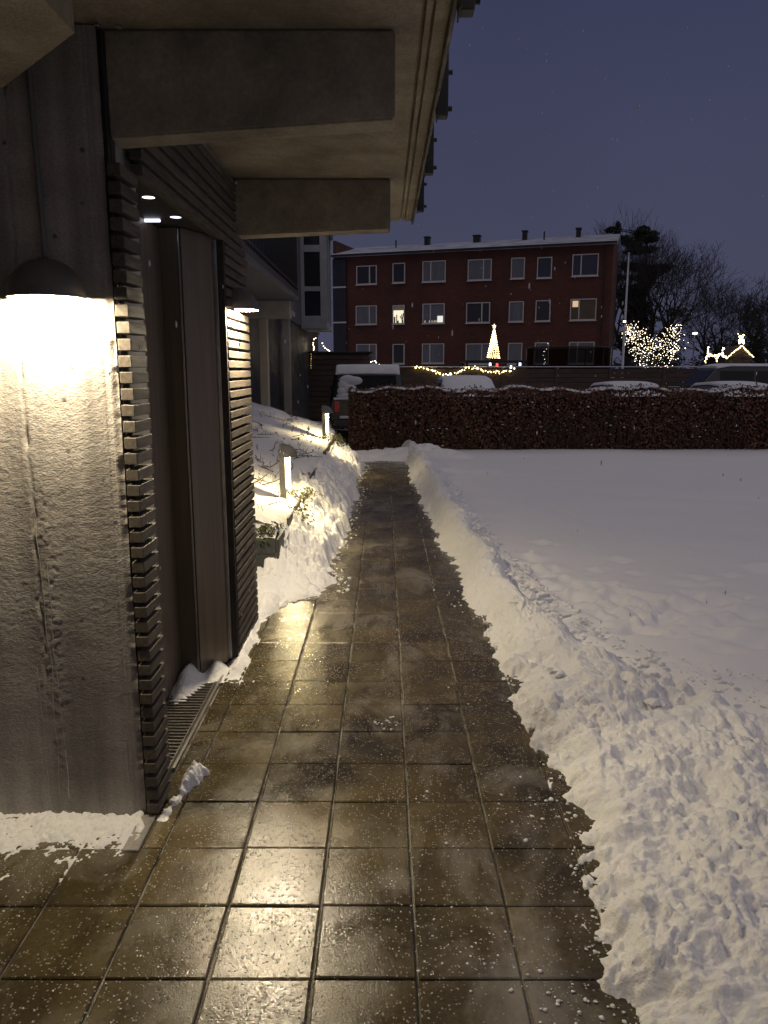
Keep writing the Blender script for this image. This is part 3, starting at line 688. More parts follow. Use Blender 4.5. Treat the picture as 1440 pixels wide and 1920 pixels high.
# glazed door: a fixed light along the recess and a leaf that stands a little open
def pane(p, q, z0, z1, nm, handle=False, fw=0.045):
    p, q = Vector((p[0], p[1], 0)), Vector((q[0], q[1], 0)); d = (q-p); Lh = d.length/2; u = d.normalized(); n_ = Vector((u.y, -u.x, 0)); c = (p+q)/2
    up = Vector((0,0,1))
    fr = MB()
    for sgn in (-1, 1):
        fr.obox(c + u*sgn*(Lh-fw/2) + up*(z0+z1)/2, u*fw/2, n_*0.025, up*(z1-z0)/2)
    for zc, hh in ((z0+0.05, 0.05), (z1-0.03, 0.03)):
        fr.obox(c + up*zc, u*(Lh-fw), n_*0.0245, up*hh)
    leaf = fr.build(nm, BRONZE, B)
    pg = MB(); pg.obox(c + up*((z0+0.1+z1-0.06)/2), u*(Lh-fw), n_*0.006, up*((z1-z0-0.16)/2)); pg.build('pane', DOORGLASS, leaf)
    if handle:
        h = MB(); a = p + u*0.10 + n_*0.075
        h.tube([a + up*0.75, a + up*1.45], 0.014, 8)
        for zz in (0.82, 1.38): h.tube([a + up*zz, a - n_*0.06 + up*zz], 0.008, 6)
        h.build('handle', METAL_DK, leaf)
    return leaf
# folded metal door panels
def panel(p, q, nm, z1=2.415):
    p, q = Vector((p[0], p[1], 0)), Vector((q[0], q[1], 0)); d = q-p; u = d.normalized(); n_ = Vector((u.y, -u.x, 0)); c = (p+q)/2
    return MB().obox(c + Vector((0,0,(z1+0.012)/2)), u*d.length/2, n_*0.012, Vector((0,0,(z1-0.012)/2))).build(nm, BRONZE, B)
panel((-1.155, 3.40), (-1.155, 4.03), 'side_panel')
pane((-1.155, 3.05), (-1.155, 3.39), 0.012, 2.415, 'side_light')
panel((-1.145, 4.045), (-1.045, 4.02), 'door_jamb')
panel((-1.04, 4.02), (-0.935, 4.25), 'door_leaf')
MB().bbox(-1.044, -1.036, 4.002, 4.012, 0.012, 2.41, .001).build('edge_strip', METAL_LT, B)
# threshold: steel edge and grate on the doorstep
MB().bbox(-0.925, -0.912, 3.03, 4.25, -0.04, 0.006, 0.001).build('threshold_edge', METAL_LT, B)
th = MB().box(-1.15, -0.927, 3.03, 4.25, -0.04, -0.004).build('threshold', pm('threshold_stone', (0.09, 0.075, 0.06), (0.05, 0.042, 0.034), 6, (0.25, 0.5)), B)
gb = MB()
for k in range(28):
    y = 3.06 + k*0.032; gb.box(-1.13, -0.94, y, y+0.006, -0.004, 0.004)
gb.box(-1.132, -1.127, 3.05, 3.96, -0.004, 0.006); gb.box(-0.943, -0.937, 3.05, 3.96, -0.004, 0.006)
gb.build('grate', MAT_GRATE, th)
# raised slab corner at pillar foot
MB().bbox(-0.945, -0.885, 2.45, 2.67, -0.04, 0.012, 0.003).build('footing', PLASTER, B)
# pale metal bits added under the soffit to stand in for small reflections
for (px, py) in ((180, 47), (222, 51)):
    q = at(px, py, 2.66); MB().bbox(q.x-.008, q.x+.008, q.y-.01, q.y+.01, q.z-.006, q.z+.006, .002).build('clip', METAL_LT, B)
# thin cable high on the screen
cb = MB(); cb.tube([(-0.862, 2.92, 2.775), (-0.862, 3.5, 2.772), (-0.860, 4.3, 2.768), (-0.86, 4.66, 2.765)], 0.004, 5); cb.ball((-0.858, 4.64, 2.772), 0.014, 2); cb.build('cable', METAL_LT, B)

# ------------------------------------------------------------------ hooded lamps
def hood(parent, o, nrm, r, bulb_m, br):
    """quarter-sphere hood whose flat side sits at o against a face with normal nrm, open below, with a bulb"""
    o, nrm = Vector(o), Vector(nrm).normalized(); t = Vector((0,0,1)).cross(nrm); up = Vector((0,0,1))
    nu, nv = 24, 10
    def shell(rr, off):
        b = MB(); vs_, fs = [], []
        for j in range(nv+1):
            th_ = (PI/2)*j/nv
            for i in range(nu+1):
                ph = -PI/2 + PI*i/nu
                vs_.append(o + nrm*off + rr*(math.cos(th_)*(math.cos(ph)*nrm + math.sin(ph)*t) + math.sin(th_)*up))
        for j in range(nv):
            for i in range(nu): fs.append((j*(nu+1)+i, j*(nu+1)+i+1, (j+1)*(nu+1)+i+1, (j+1)*(nu+1)+i))
        return b.add(vs_, fs, True)
    sh = shell(r, -0.001)
    sh.tube([o - nrm*0.03 + r*(math.cos(PI*k/nu)*t + math.sin(PI*k/nu)*up) for k in range(nu+1)], 0.008, 6)
    vs_b = [o + nrm*off_ + r*(math.cos(PI*k/nu)*t + math.sin(PI*k/nu)*up) for off_ in (-0.03, 0.0) for k in range(nu+1)]
    sh.add(vs_b, [(k, k+1, k+nu+2, k+nu+1) for k in range(nu)], True)
    # rolled rim joining the two skins
    rim = [o + nrm*0.002 + (r-0.002)*(math.cos(-PI/2+PI*i/nu)*nrm + math.sin(-PI/2+PI*i/nu)*t) for i in range(nu+1)]
    sh.tube(rim, 0.003, 6)
    hd = sh.build('hood', SHADE_MAT, parent)
    inn = shell(r-0.004, 0.002); inn.build('reflector', SHADE_IN, hd)
    bp = MB(); n_ = 24     # back plate behind the hood
    bp.add([o + up*0.0 + t*(-r*0.97)] + [o + r*0.97*(math.cos(PI*k/n_)*t + math.sin(PI*k/n_)*up) for k in range(n_+1)] , [tuple(range(n_+2))]); bp.build('back_plate', SHADE_IN, hd)
    bb = MB(); bb.ball(o + nrm*(r*0.74) + up*0.020, br, 2); bb.build('bulb', bulb_m, hd)
    return hd
wl = wthing('wall_lamp', 'grey half-dome wall lamp glowing on the plastered pillar', 'lamp', (-1.13, 2.66, 1.94))
hood(wl, (-1.535+0.42, 2.672, 1.943) if False else at(88, 558, 2.668), (0, -1, 0), 0.128, BULB, 0.028)
q0 = at(88, 558, 2.668)
pc = MB(); pc.tube([(q0.x+0.005, 2.664, q0.z+0.13), (q0.x-0.0, 2.664, 2.55), (q0.x-0.0, 2.664, 2.80)], 0.010, 8)
pc.build('conduit', SHADE_MAT, wl)
wl.location = q0
for ch in wl.children: ch.matrix_parent_inverse = Matrix.Translation(-Vector(q0))
q1 = Vector((-0.862, 4.57, 2.055))
wl2 = wthing('wall_lamp', 'half-dome lamp seen from the side on the far slatted screen', 'lamp', q1)
hood(wl2, q1, (1, 0, 0), 0.128, BULB_2, 0.028)
MB().bbox(q1.x-0.006, q1.x+0.001, q1.y-0.06, q1.y+0.06, q1.z-0.02, q1.z+0.14, .002).build('mounting_plate', SHADE_MAT, wl2)

def bollard(x, y, label):
    zb = float(bed_h(x, y)); t = wthing('bollard_lamp', label, 'lamp', (x, y, zb), 'low lamps along the bed edge')
    MB().bbox(x-0.055, x, y-0.045, y+0.045, zb-0.1, zb+0.56, 0.004).build('post', SHADE_MAT, t)
    hood(t, (x+0.001, y, zb+0.44), (1, 0, 0), 0.115, BULB_B, 0.026)
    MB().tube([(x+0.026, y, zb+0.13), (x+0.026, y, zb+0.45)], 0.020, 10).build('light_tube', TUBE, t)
    return t
bollard(-0.95, 7.25, 'nearer low hooded lamp in the snowy bed, its post lit white')
bollard(-0.93, 12.1, 'farther low hooded lamp at the bed end beside the parked van')

# ------------------------------------------------------------------ planter, bed edging, plants
pb = wthing('planter_box', 'dark grey boarded planter with snow and trailing evergreens at the screen end', 'planter', (-1.15, 6.2, 0))
for k in range(3):
    z0, z1 = 0.0+k*0.125, 0.119+k*0.125
    MB().bbox(-1.5, -0.872, 5.92, 5.945, z0, z1, 0.003).build('board', PLANK_DK, pb)
    MB().bbox(-0.870, -0.845, 5.92, 6.30, z0, z1, 0.003).build('board', PLANK_DK, pb)
MB().box(-1.5, -0.876, 5.95, 6.3, 0, 0.35).build('soil', TWIG, pb)
def pf6(X, Y): return 0.37 + 0.03*lumps(X, Y, 9, 158) + 0.05*sstep(5.95, 6.25, Y) + 0.008*fbm(X*20, Y*20, 159, 2)
o_ = link('snow_cap', grid_mesh('snow_cap', *(lambda a, b: (a, b, pf6(a, b)))(*np.meshgrid(np.arange(-1.49, -0.86, .015), np.arange(5.93, 6.4, .015))), SNOW), pb)
ed = wthing('bed_edging', 'weathered steel edging along the raised bed, half buried in snow', 'edging', (-0.86, 10, 0))
for k in range(7):
    y0 = 6.6 + k*1.02; hh = 0.40 + 0.03*(y0-6) + rnd.uniform(-.02, .03)
    MB().bbox(-0.868, -0.848, y0, y0+1.01, -0.05, hh, 0.002).build('edging_plate', STEEL_EDGE, ed)

def leaf_quads(b, c, rx, ry, rz, n_, s_, rn, shell=0.0):
    for i in range(n_):
        while True:
            p = Vector((rn.uniform(-1,1), rn.uniform(-1,1), rn.uniform(-1,1)))
            if shell <= p.length <= 1: break
        p = Vector((c[0]+p.x*rx, c[1]+p.y*ry, c[2]+p.z*rz))
        a = Vector((rn.gauss(0,1), rn.gauss(0,1), rn.gauss(0,1))).normalized(); d = a.orthogonal().normalized()
        e = a.cross(d); ss = s_*rn.uniform(.6, 1.3)
        b.quad(p - e*ss, p + d*ss*0.5, p + e*ss, p - d*ss*0.5)
def small_plant(x, y, z, r, n_, label, drop=0.0):
    t = wthing('evergreen_plant', label, 'plant', (x, y, z), 'trailing evergreens along the bed edge')
    rn = random.Random(int(abs(x*1000)+y*100)); st = MB(); lf = MB()
    for k in range(12):
        a = rn.uniform(0, 2*PI); L_ = r*rn.uniform(.5, 1.2); p0 = Vector((x, y, z-0.03))
        p1 = p0 + Vector((math.cos(a)*L_*.5, math.sin(a)*L_*.5, r*rn.uniform(.3, .8))); p2 = p1 + Vector((math.cos(a)*L_*.5, math.sin(a)*L_*.5, -drop*rn.random()))
        st.tube([p0, p1, p2], [.004, .003, .0015], 4, False)
        leaf_quads(lf, p1, .05, .05, .04, n_//24, .018, rn); leaf_quads(lf, p2, .05, .05, .05, n_//24, .018, rn)
    st.build('stem', TWIG, t); tag(lf.build('leaves', LEAF_G, t), kind='stuff')
small_plant(-0.93, 6.02, 0.40, .13, 200, 'low evergreen hanging over the front of the planter box', .08)
small_plant(-1.16, 5.99, 0.40, .13, 200, 'low evergreen in the planter close to the slatted screen', .05)
small_plant(-0.83, 7.6, 0.40, .17, 260, 'bright lit evergreen sprig beside the nearer low lamp', .1)
small_plant(-0.80, 7.0, 0.33, .15, 220, 'lit evergreen spilling down the snow below the nearer low lamp', .16)
small_plant(-0.82, 11.9, 0.56, .20, 280, 'glowing evergreen shrub at the foot of the farther low lamp', .12)
small_plant(-0.80, 12.9, 0.52, .17, 220, 'evergreen sprig at the bed end behind the farther low lamp', .1)

# dry stems poking through the snow on the bed
tw = MB(); rn = random.Random(5)
for i in range(150):
    y = rn.uniform(6.4, 13.6); x = rn.uniform(-2.7, -0.95)
    if x/y > -0.075: continue
    z0 = float(bed_h(x, y)); p = Vector((x, y, z0)); a = rn.uniform(0, 2*PI); el_ = rn.uniform(.05, .6)
    pts_ = [p]; L_ = rn.uniform(.05, .16)
    for k in range(3):
        a += rn.uniform(-.7, .7); el_ += rn.uniform(-.5, .35)
        p = p + L_*Vector((math.cos(a)*math.cos(el_), math.sin(a)*math.cos(el_), math.sin(el_)*.6)); p.z = max(p.z, float(bed_h(p.x, p.y)) + .01); pts_.append(p)
    tw.tube(pts_, [.006, .005, .004, .002], 4, False)
    for k in range(2):
        q = pts_[1+k]; tw.tube([q, q + Vector((rn.uniform(-.06,.06), rn.uniform(-.06,.06), rn.uniform(.02,.09)))], [.004, .0015], 4, False)
    if rn.random() < .5: leaf_quads(tw, pts_[-1], .05, .05, .03, 3, .022, rn)
tag(tw.build('dry_stems', TWIG), 'dry brown stems poking through the snow on the bed', kind='stuff')

# ------------------------------------------------------------------ left building with balcony and bay window
CLAD = pm('grey_cladding', (0.13, 0.125, 0.125), (0.09, 0.087, 0.088), 5, (0.6, 0.8), stretch=(6,6,.4))
CONC_P = pm('pale_concrete', (0.42, 0.39, 0.33), (0.33, 0.30, 0.26), 3, (0.7, 0.85))
COLM = pm('column_paint', (0.46, 0.40, 0.30), (0.38, 0.33, 0.25), 3, (0.6, 0.8))
FRAME_G = pm('grey_window_frame', (0.36, 0.37, 0.38), (0.30, 0.31, 0.32), 4, (0.5, 0.6))
PANE_D = pm('dark_pane', (0.015, 0.016, 0.018), (0.022, 0.023, 0.026), 2, (0.06, 0.12), spec=0.6)
DARKWALL = pm('dark_glazed_wall', (0.05, 0.052, 0.058), (0.035, 0.036, 0.04), 2, (0.3, 0.5))
lb = wthing('side_building', 'grey building with a railed balcony on columns and a bay window behind the bed', 'building', (-2.6, 16, 0))
MB().box(-8, -2.55, 6.2, 30, 0, 3.0).build('lower_wall', DARKWALL, lb)
MB().box(-8, -2.50, 6.2, 30, 3.0, 6.0).build('upper_wall', CLAD, lb)
for k in range(24):
    y = 6.6 + k*0.72; MB().box(-2.5, -2.485, y, y+.03, 3.05, 5.98).build('cladding_strip', CLAD, lb)
MB().bbox(-2.54, -1.58, 8.9, 14.4, 2.94, 3.12, .01).build('balcony_slab', CLAD, lb)
MB().bbox(-2.54, -1.58, 6.0, 8.895, 2.94, 3.12, .01).build('balcony_slab', CONC_P, lb)
MB().bbox(-2.54, -1.70, 8.6, 8.85, 2.62, 2.935, .01).build('balcony_beam', CONC_P, lb)
MB().bbox(-2.54, -1.70, 14.1, 14.35, 2.62, 2.935, .01).build('balcony_beam', CONC_P, lb)
MB().bbox(-2.29, -2.13, 14.14, 14.30, 0.2, 2.615, .012).build('column', COLM, lb)
MB().bbox(-2.48, -2.30, 18.9, 19.08, 0, 2.96, .012).build('column', CONC_P, lb)
MB().bbox(-2.56, -2.20, 18.7, 19.3, 2.965, 3.1, .01).build('balcony_slab', CONC_P, lb)
rl = MB(); rl.bbox(-1.60, -1.565, 6.0, 14.4, 4.05, 4.09, .003); rl.bbox(-1.595, -1.57, 6.0, 14.4, 3.16, 3.19, .003)
rail = rl.build('railing', METAL_DK, lb)
me = MB().box(-.007, .007, -.007, .007, 3.02, 4.06).mesh('baluster', METAL_DK)
for k in range(76): link('baluster', me, rail, (-1.582, 6.06 + k*0.11, 0))
link('lit_post', MB().tube([(-2.35, 12.4, 3.25), (-2.35, 12.4, 4.6)], .045, 8).mesh('lit_post', emit('lit_post_glow', (1, .62, .22), 0.9)), lb)  # post lit orange, its light put in as emission
# bay window
bx0, bx1, by0, by1 = -2.52, -1.72, 23.6, 25.8
MB().bbox(bx0, bx1, by0, by1, 2.92, 3.12, .01).build('bay_base', FRAME_G, lb)
MB().bbox(bx0, bx1+.06, by0-.05, by1, 5.82, 5.98, .01).build('bay_roof', METAL_DK, lb)
MB().box(bx0, bx1-.12, by0+.10, by1-.1, 3.12, 5.82).build('bay_core', PANE_D, lb)
for (xa, xb) in ((bx0, bx0+.12), (bx0+.60, bx1)):
    MB().bbox(xa, xb, by0, by0+.09, 3.12, 5.82, .005).build('bay_post', FRAME_G, lb)
for (za, zb) in ((3.12, 3.3), (4.02, 4.16), (5.15, 5.35), (5.62, 5.82)):
    MB().bbox(bx0+.12, bx0+.60, by0+.004, by0+.085, za, zb, .005).build('bay_transom', FRAME_G, lb)
for (ya, yb) in ((by0+.09, by0+.2), (by0+1.0, by0+1.12), (by1-.2, by1)):
    MB().bbox(bx1-.1, bx1-.01, ya, yb, 3.12, 5.82, .005).build('bay_post', FRAME_G, lb)
for (za, zb) in ((3.30, 3.98), (4.18, 5.12)):
    MB().box(bx0+.12, bx0+.60, by0+.05, by0+.06, za, zb).build('pane', PANE_D, lb)

# ------------------------------------------------------------------ hedge
hg = wthing('beech_hedge', 'clipped brown beech hedge with a dusting of snow behind the lawn', 'hedge', (5.6, 16.0, 0))
HX0, HX1, HY0, HY1, HT = -0.72, 14.0, 15.62, 16.35, 1.27
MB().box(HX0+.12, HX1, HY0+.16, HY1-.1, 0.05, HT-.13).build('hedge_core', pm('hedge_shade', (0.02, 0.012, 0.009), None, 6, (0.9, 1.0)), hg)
rn = random.Random(21); lf = MB(); sn = MB(); stx = MB()
def hleaf(b, p, ss, flat=False):
    a = Vector((rn.gauss(0,1), rn.gauss(0,1.0), rn.gauss(0,.8))).normalized()
    if flat: a = Vector((rn.gauss(0,.25), rn.gauss(0,.25), 1)).normalized()
    d = a.orthogonal().normalized(); d = Matrix.Rotation(rn.uniform(0, 6.28), 3, a) @ d; e = a.cross(d)
    b.quad(p - e*ss, p + d*ss*.55, p + e*ss, p - d*ss*.55)
for i in range(30000):
    x = HX0 + (HX1-HX0)*rn.random()**1.25; z = rn.uniform(.04, HT)
    und = .07*math.sin(x*2.1 + 1.3*math.sin(x*.9)) + .04*math.sin(x*5.3+z*3)
    y = HY0 + und*.6 + abs(rn.gauss(0, .10))
    hleaf(lf, Vector((x, y, z + .03*math.sin(x*3.3))), rn.uniform(.022, .045))
for i in range(9000):
    x = HX0 + (HX1-HX0)*rn.random()**1.25; y = rn.uniform(HY0, HY1); z = HT + .035*math.sin(x*2.7) + .03*math.sin(x*7+1) + rn.gauss(0, .04)
    hleaf(lf, Vector((x, y, z)), rn.uniform(.022, .04))
for i in range(2600):    # left end
    hleaf(lf, Vector((HX0 + abs(rn.gauss(0,.08)), rn.uniform(HY0, HY1), rn.uniform(.04, HT))), rn.uniform(.022, .045))
tag(lf.build('leaves', LEAF_B, hg), kind='stuff')
for i in range(900):
    x = rn.uniform(HX0, HX1); y = HY0 + rn.uniform(-.01, .12); p = Vector((x, y, rn.uniform(0, .2)))
    L_ = rn.uniform(.4, 1.0); stx.tube([p, p + Vector((rn.gauss(0,.05), rn.gauss(0,.04), L_*.5)), p + Vector((rn.gauss(0,.1), rn.gauss(0,.06), L_))], [.008, .006, .003], 4, False)
tag(stx.build('twigs', TWIG, hg), kind='stuff')
for i in range(1500):
    x = rn.uniform(HX0, HX1); y = rn.uniform(HY0, HY1); z = HT + .035*math.sin(x*2.7) + .03*math.sin(x*7+1) + .035
    sn.ball((x, y, z), rn.uniform(.02, .06), 1, (1.3, 1.2, .5), .2, rn)
for i in range(1400):
    x = rn.uniform(HX0, HX1); hleaf(sn, Vector((x, HY0 - .02 + abs(rn.gauss(0, .06)), HT*rn.random()**.8)), rn.uniform(.008, .024), True)
for i in range(220):
    x = rn.uniform(HX0, HX1); sn.ball((x, HY0 + rn.uniform(-.02, .06), HT*rn.random()**.8), rn.uniform(.008, .02), 1, (1.6, 1, .7), .3, rn)
tag(sn.build('snow_dusting', SNOW_FAR, hg), kind='stuff')

# ------------------------------------------------------------------ vehicles
PAINT_BK = pm('black_paint', (0.012, 0.013, 0.015), (0.016, 0.017, 0.02), 3, (0.15, 0.3), spec=0.6)
PAINT_GR = pm('grey_paint', (0.12, 0.125, 0.13), (0.10, 0.105, 0.11), 3, (0.2, 0.35), metal=.3)
CARGLASS = pm('car_glass', (0.01, 0.011, 0.012), (0.014, 0.015, 0.016), 3, (0.2, 0.3), spec=0.25)
RUB = pm('tyre_rubber', (0.02, 0.02, 0.02), None, 10, (0.7, 0.9))
TAIL = pm('tail_lens', (0.75, 0.02, 0.03), (0.6, 0.015, 0.02), 10, (0.15, 0.25))
PLATE = pm('number_plate', (0.7, 0.7, 0.68), None, 10, (0.4, 0.5))
HEADL = pm('headlamp_lens', (0.55, 0.56, 0.58), None, 10, (0.1, 0.2))
def loft(stations, zoff=0, top_only=False, t=0.0, y0=None, y1=None):
    """stations: (y, z bottom, z belt, z roof, half width body, half width roof), local +Y is the front"""
    b = MB(); rings = []
    for (y, zb, zm, zr, wb, wr) in stations:
        if y0 is not None and (y < y0 or y > y1): continue
        if top_only:
            prof = [(-1.0, -.012), (-.99, .35*t), (-.9, .8*t), (-.5, 1.0*t), (0, 1.05*t), (.5, 1.0*t), (.9, .8*t), (.99, .35*t), (1.0, -.012)]
            rings.append([(u*(wr+.01), y, zr + dz) for u, dz in prof])
        else:
            half = [(wb*.92, zb), (wb, zb+.12), (wb, (zb+zm)/2), (wb*.985, zm), (wr+.03, zr-.07), (wr, zr-.025), (wr-.08, zr), (0, zr+.012)]
            rings.append([(-x, y, z) for x, z in half] + [(x, y, z) for x, z in half[-2::-1]])
    n_ = len(rings[0]); vs_ = [p for r in rings for p in r]; fs = []
    for i in range(len(rings)-1):
        for k in range(n_ - (1 if top_only else 0)):
            fs.append((i*n_+k, i*n_+(k+1) % n_, (i+1)*n_+(k+1) % n_, (i+1)*n_+k))
    b.add(vs_, fs, True); b.add(rings[0], [tuple(range(n_))[::-1]], False); b.add(rings[-1], [tuple(range(n_))], False)
    return b
VAN = [(-2.36,.42,1.0,1.04,.86,.80),(-2.31,.36,1.05,1.60,.89,.74),(-2.24,.32,1.05,1.76,.90,.73),(-2.05,.30,1.05,1.80,.90,.73),(.8,.28,1.05,1.81,.9,.73),(1.2,.28,1.05,1.74,.9,.71),(1.75,.28,1.05,1.12,.9,.78),(2.25,.34,.85,.95,.86,.76),(2.4,.45,.75,.80,.8,.7)]
HATCH = [(-2.0,.42,.8,.92,.80,.66),(-1.9,.32,.92,1.30,.84,.62),(-1.6,.28,.93,1.44,.86,.60),(-.6,.26,.93,1.49,.86,.60),(.1,.26,.93,1.45,.86,.59),(.85,.26,.93,1.0,.86,.72),(1.7,.30,.78,.86,.83,.66),(1.95,.42,.66,.72,.76,.6)]
def wheel(parent, x, y, r=.32, wd=.2):
    w_ = MB(); s_ = 1 if x > 0 else -1; w_.tube([(x - s_*wd*.5, y, r), (x - s_*wd*.45, y, r), (x + s_*wd*.45, y, r), (x + s_*wd*.5, y, r)], [r*.9, r, r, r*.9], 22)
    wo_ = w_.build('wheel', RUB, parent)
    MB().tube([(x + s_*wd*.40, y, r), (x + s_*wd*.54, y, r)], [r*.62, r*.58], 16).build('rim', METAL_LT, wo_)
def car(name, st, label, cat, loc, rz, paint, snow, group='cars parked behind the hedge'):
    t = thing(name, label, cat, loc, rz, group)
    loft(st).build('body', paint, t)
    fy = st[-3][0]; ry = st[1][0]
    for x in (-.78, .78):
        wheel(t, x, st[0][0]+.75); wheel(t, x, st[-1][0]-.75)
    # windscreen and rear window, set just proud of the sloping lofts
    def glassq(a, c, k0, k1, nm):
        b_ = MB(); P = []
        for s_, k in ((a, k0), (c, k1)):
            P.append((s_, k))
        def pt(k, sgn, s0, s1): 
            y = s0[0]+(s1[0]-s0[0])*k; z = s0[3]+(s1[3]-s0[3])*k; wr_ = s0[5]+(s1[5]-s0[5])*k
            return Vector((sgn*(wr_-.09), y, z))
        p0, p1, p2, p3 = pt(k0,-1,a,c), pt(k0,1,a,c), pt(k1,1,a,c), pt(k1,-1,a,c)
        nn = (p1-p0).cross(p3-p0).normalized()
        if nn.z < 0: nn = -nn
        c_ = (p0+p1+p2+p3)/4
        b_.add([p + nn*.016 for p in (p0,p1,p2,p3)] + [p - nn*.03 for p in (p0,p1,p2,p3)], [(0,1,2,3),(4,7,6,5),(0,4,5,1),(1,5,6,2),(2,6,7,3),(3,7,4,0)])
        return b_.build(nm, CARGLASS, t)
    glassq(st[-4], st[-3], .12, .92, 'windscreen'); rw = glassq(st[0], st[1], .08, .95, 'rear_window')
    for sgn in (-1, 1):
        b_ = MB(); ya, yb = st[2][0]+.25, st[-4][0]-.1; zm = st[3][2]; zr = st[3][3]; wb, wr = st[3][4], st[3][5]
        def sp(k): return sgn*(wb*.985 + (wr+.03-wb*.985)*k + .006), zm + (zr-.07-zm)*k
        for (y0_, y1_) in ((ya, ya+(yb-ya)*.34), (ya+(yb-ya)*.36, ya+(yb-ya)*.66), (ya+(yb-ya)*.68, yb)):
            (xa, za), (xb, zb_) = sp(.12), sp(.9)
            MB().add([(xa,y0_,za),(xa,y1_,za),(xb,y1_,zb_),(xb,y0_,zb_),(xa-sgn*.03,y0_,za),(xa-sgn*.03,y1_,za),(xb-sgn*.03,y1_,zb_),(xb-sgn*.03,y0_,zb_)], [(0,1,2,3),(7,6,5,4),(0,4,5,1),(1,5,6,2),(2,6,7,3),(3,7,4,0)]).build('side_window', CARGLASS, t)
        my = st[-3][0]-.25
        m_ = MB(); m_.ball((sgn*(wb+.10), my, st[3][2]+.12), .09, 2, (1, .6, .8)); m_.tube([(sgn*wb*.95, my, st[3][2]+.05), (sgn*(wb+.08), my, st[3][2]+.1)], .02, 6); m_.build('mirror', paint, t)
        MB().bbox(sgn*wb*.80-.06, sgn*wb*.80+.06, st[0][0]-.03, st[0][0]+.10, st[0][2]-.28, st[0][2]-.02, .008).build('tail_light', TAIL, t)
        MB().bbox(sgn*st[-1][4]*.75-.13, sgn*st[-1][4]*.75+.13, st[-1][0]-.08, st[-1][0]+.02, st[-1][2]-.10, st[-1][2]+.03, .01).build('headlight', HEADL, t)
    MB().bbox(-.26, .26, st[0][0]-.025, st[0][0]+.01, .62, .73, .003).build('number_plate', PLATE, t)
    MB().bbox(-st[0][4]*.95, st[0][4]*.95, st[0][0]-.06, st[0][0]+.14, .38, .56, .02).build('bumper', paint, t)
    for (a, c, th_) in snow:
        o_ = loft(st, top_only=True, t=th_, y0=a, y1=c).build('snow_cover', SNOW_FAR, t)
    return t
van = car('parked_van', VAN, 'dark van seen from behind with snow clumps on its rear window', 'van', (-.42, 20.2, 0), R(1), PAINT_BK, [(-2.31, 1.2, .025)])
# clumps of snow stuck to the rear window, ledge and bumper of the van
sw = MB()
for (x, z, rx, rz_) in [(-.46,1.46,.22,.12),(-.30,1.44,.20,.11),(-.56,1.34,.14,.14),(-.60,1.2,.12,.12),(-.42,1.25,.2,.12),(-.5,1.1,.24,.07),(.12,1.2,.16,.09),(.26,1.15,.2,.06),(.05,1.12,.2,.06)]:
    k = (z-1.04)/.56; sw.ball((x, -2.352 + .05*k, z), 1.0, 3, (rx, .055, rz_), .0, rn)
sw.build('snow_cover', SNOW_FAR, van)
MB().bbox(-.80, -.28, -2.47, -2.36, 1.01, 1.06, .015).build('snow_cover', SNOW_FAR, van)
MB().bbox(-.66, .1, -2.50, -2.37, .575, .64, .02).build('snow_cover', SNOW_FAR, van)
car('parked_car', HATCH, 'snow covered hatchback facing the hedge beside the dark van', 'car', (2.03, 18.9, 0), R(180), PAINT_GR, [(-1.9, 1.7, .07)])
car('parked_car', HATCH, 'low car with a snow covered roof behind the hedge middle', 'car', (6.25, 19.2, -.16), R(180), PAINT_BK, [(-1.9, 1.7, .08)])
car('parked_car', HATCH, 'snow topped car behind the right end of the hedge', 'car', (9.0, 19.2, -.16), R(180), PAINT_GR, [(-1.9, 1.7, .08)])
car('parked_van', VAN, 'black van standing sideways at the far right below the lit sleigh', 'van', (11.1, 23.6, 0), R(90), PAINT_BK, [(-2.31, 1.2, .07)])

# ------------------------------------------------------------------ fence, shed, garden things
FENCE = pm('dark_fence_board', (0.075, 0.048, 0.032), (0.05, 0.033, 0.024), 5, (0.6, 0.8), rand=.15, stretch=(.5, 5, 5))
fn = wthing('board_fence', 'dark horizontal board fence behind the parked cars', 'fence', (5, 29, 0))
bmz = MB().bbox(-.985, .985, -.012, .012, 0, .155, .004).mesh('board', FENCE); pmz = MB().bbox(-.045, .045, -.045, .045, 0, 1.78, .005).mesh('post', FENCE)
for k in range(10):
    x = -.6 + k*2.03
    link('post', pmz, fn, (x-1.015, 29.0, 0))
    for j in range(10): link('board', bmz, fn, (x, 29.0 + rnd.uniform(-.004, .004), .06 + j*.168))
link('post', pmz, fn, (-.6 + 10*2.03 - 1.015, 29.0, 0))
capm = MB().bbox(-1.66, 18.7, 28.93, 29.07, 1.785, 1.815, .006); capm.build('snow_cap', SNOW_FAR, fn)
shd = wthing('garden_shed', 'low dark boarded shed with flat roof behind the van', 'shed', (-1.6, 27, 0))
MB().box(-2.75, -.5, 26.2, 28.6, 0, 2.22).build('shed_wall', FENCE, shd)
for k in range(12):
    MB().bbox(-2.74, -.51, 26.17, 26.195, .08+k*.178, .24+k*.178, .004).build('board', FENCE, shd)
MB().bbox(-2.85, -.4, 26.1, 28.7, 2.225, 2.30, .01).build('roof', METAL_DK, shd)
lw = wthing('low_wall', 'low brown wall with a snowy top left of the shed', 'wall', (-3.2, 25.9, 0))
MB().bbox(-3.5, -2.80, 25.95, 26.1, 0, 1.25, .01).build('wall_body', FENCE, lw); MB().bbox(-3.52, -2.78, 25.92, 26.12, 1.253, 1.31, .015).build('snow_cap', SNOW_FAR, lw)

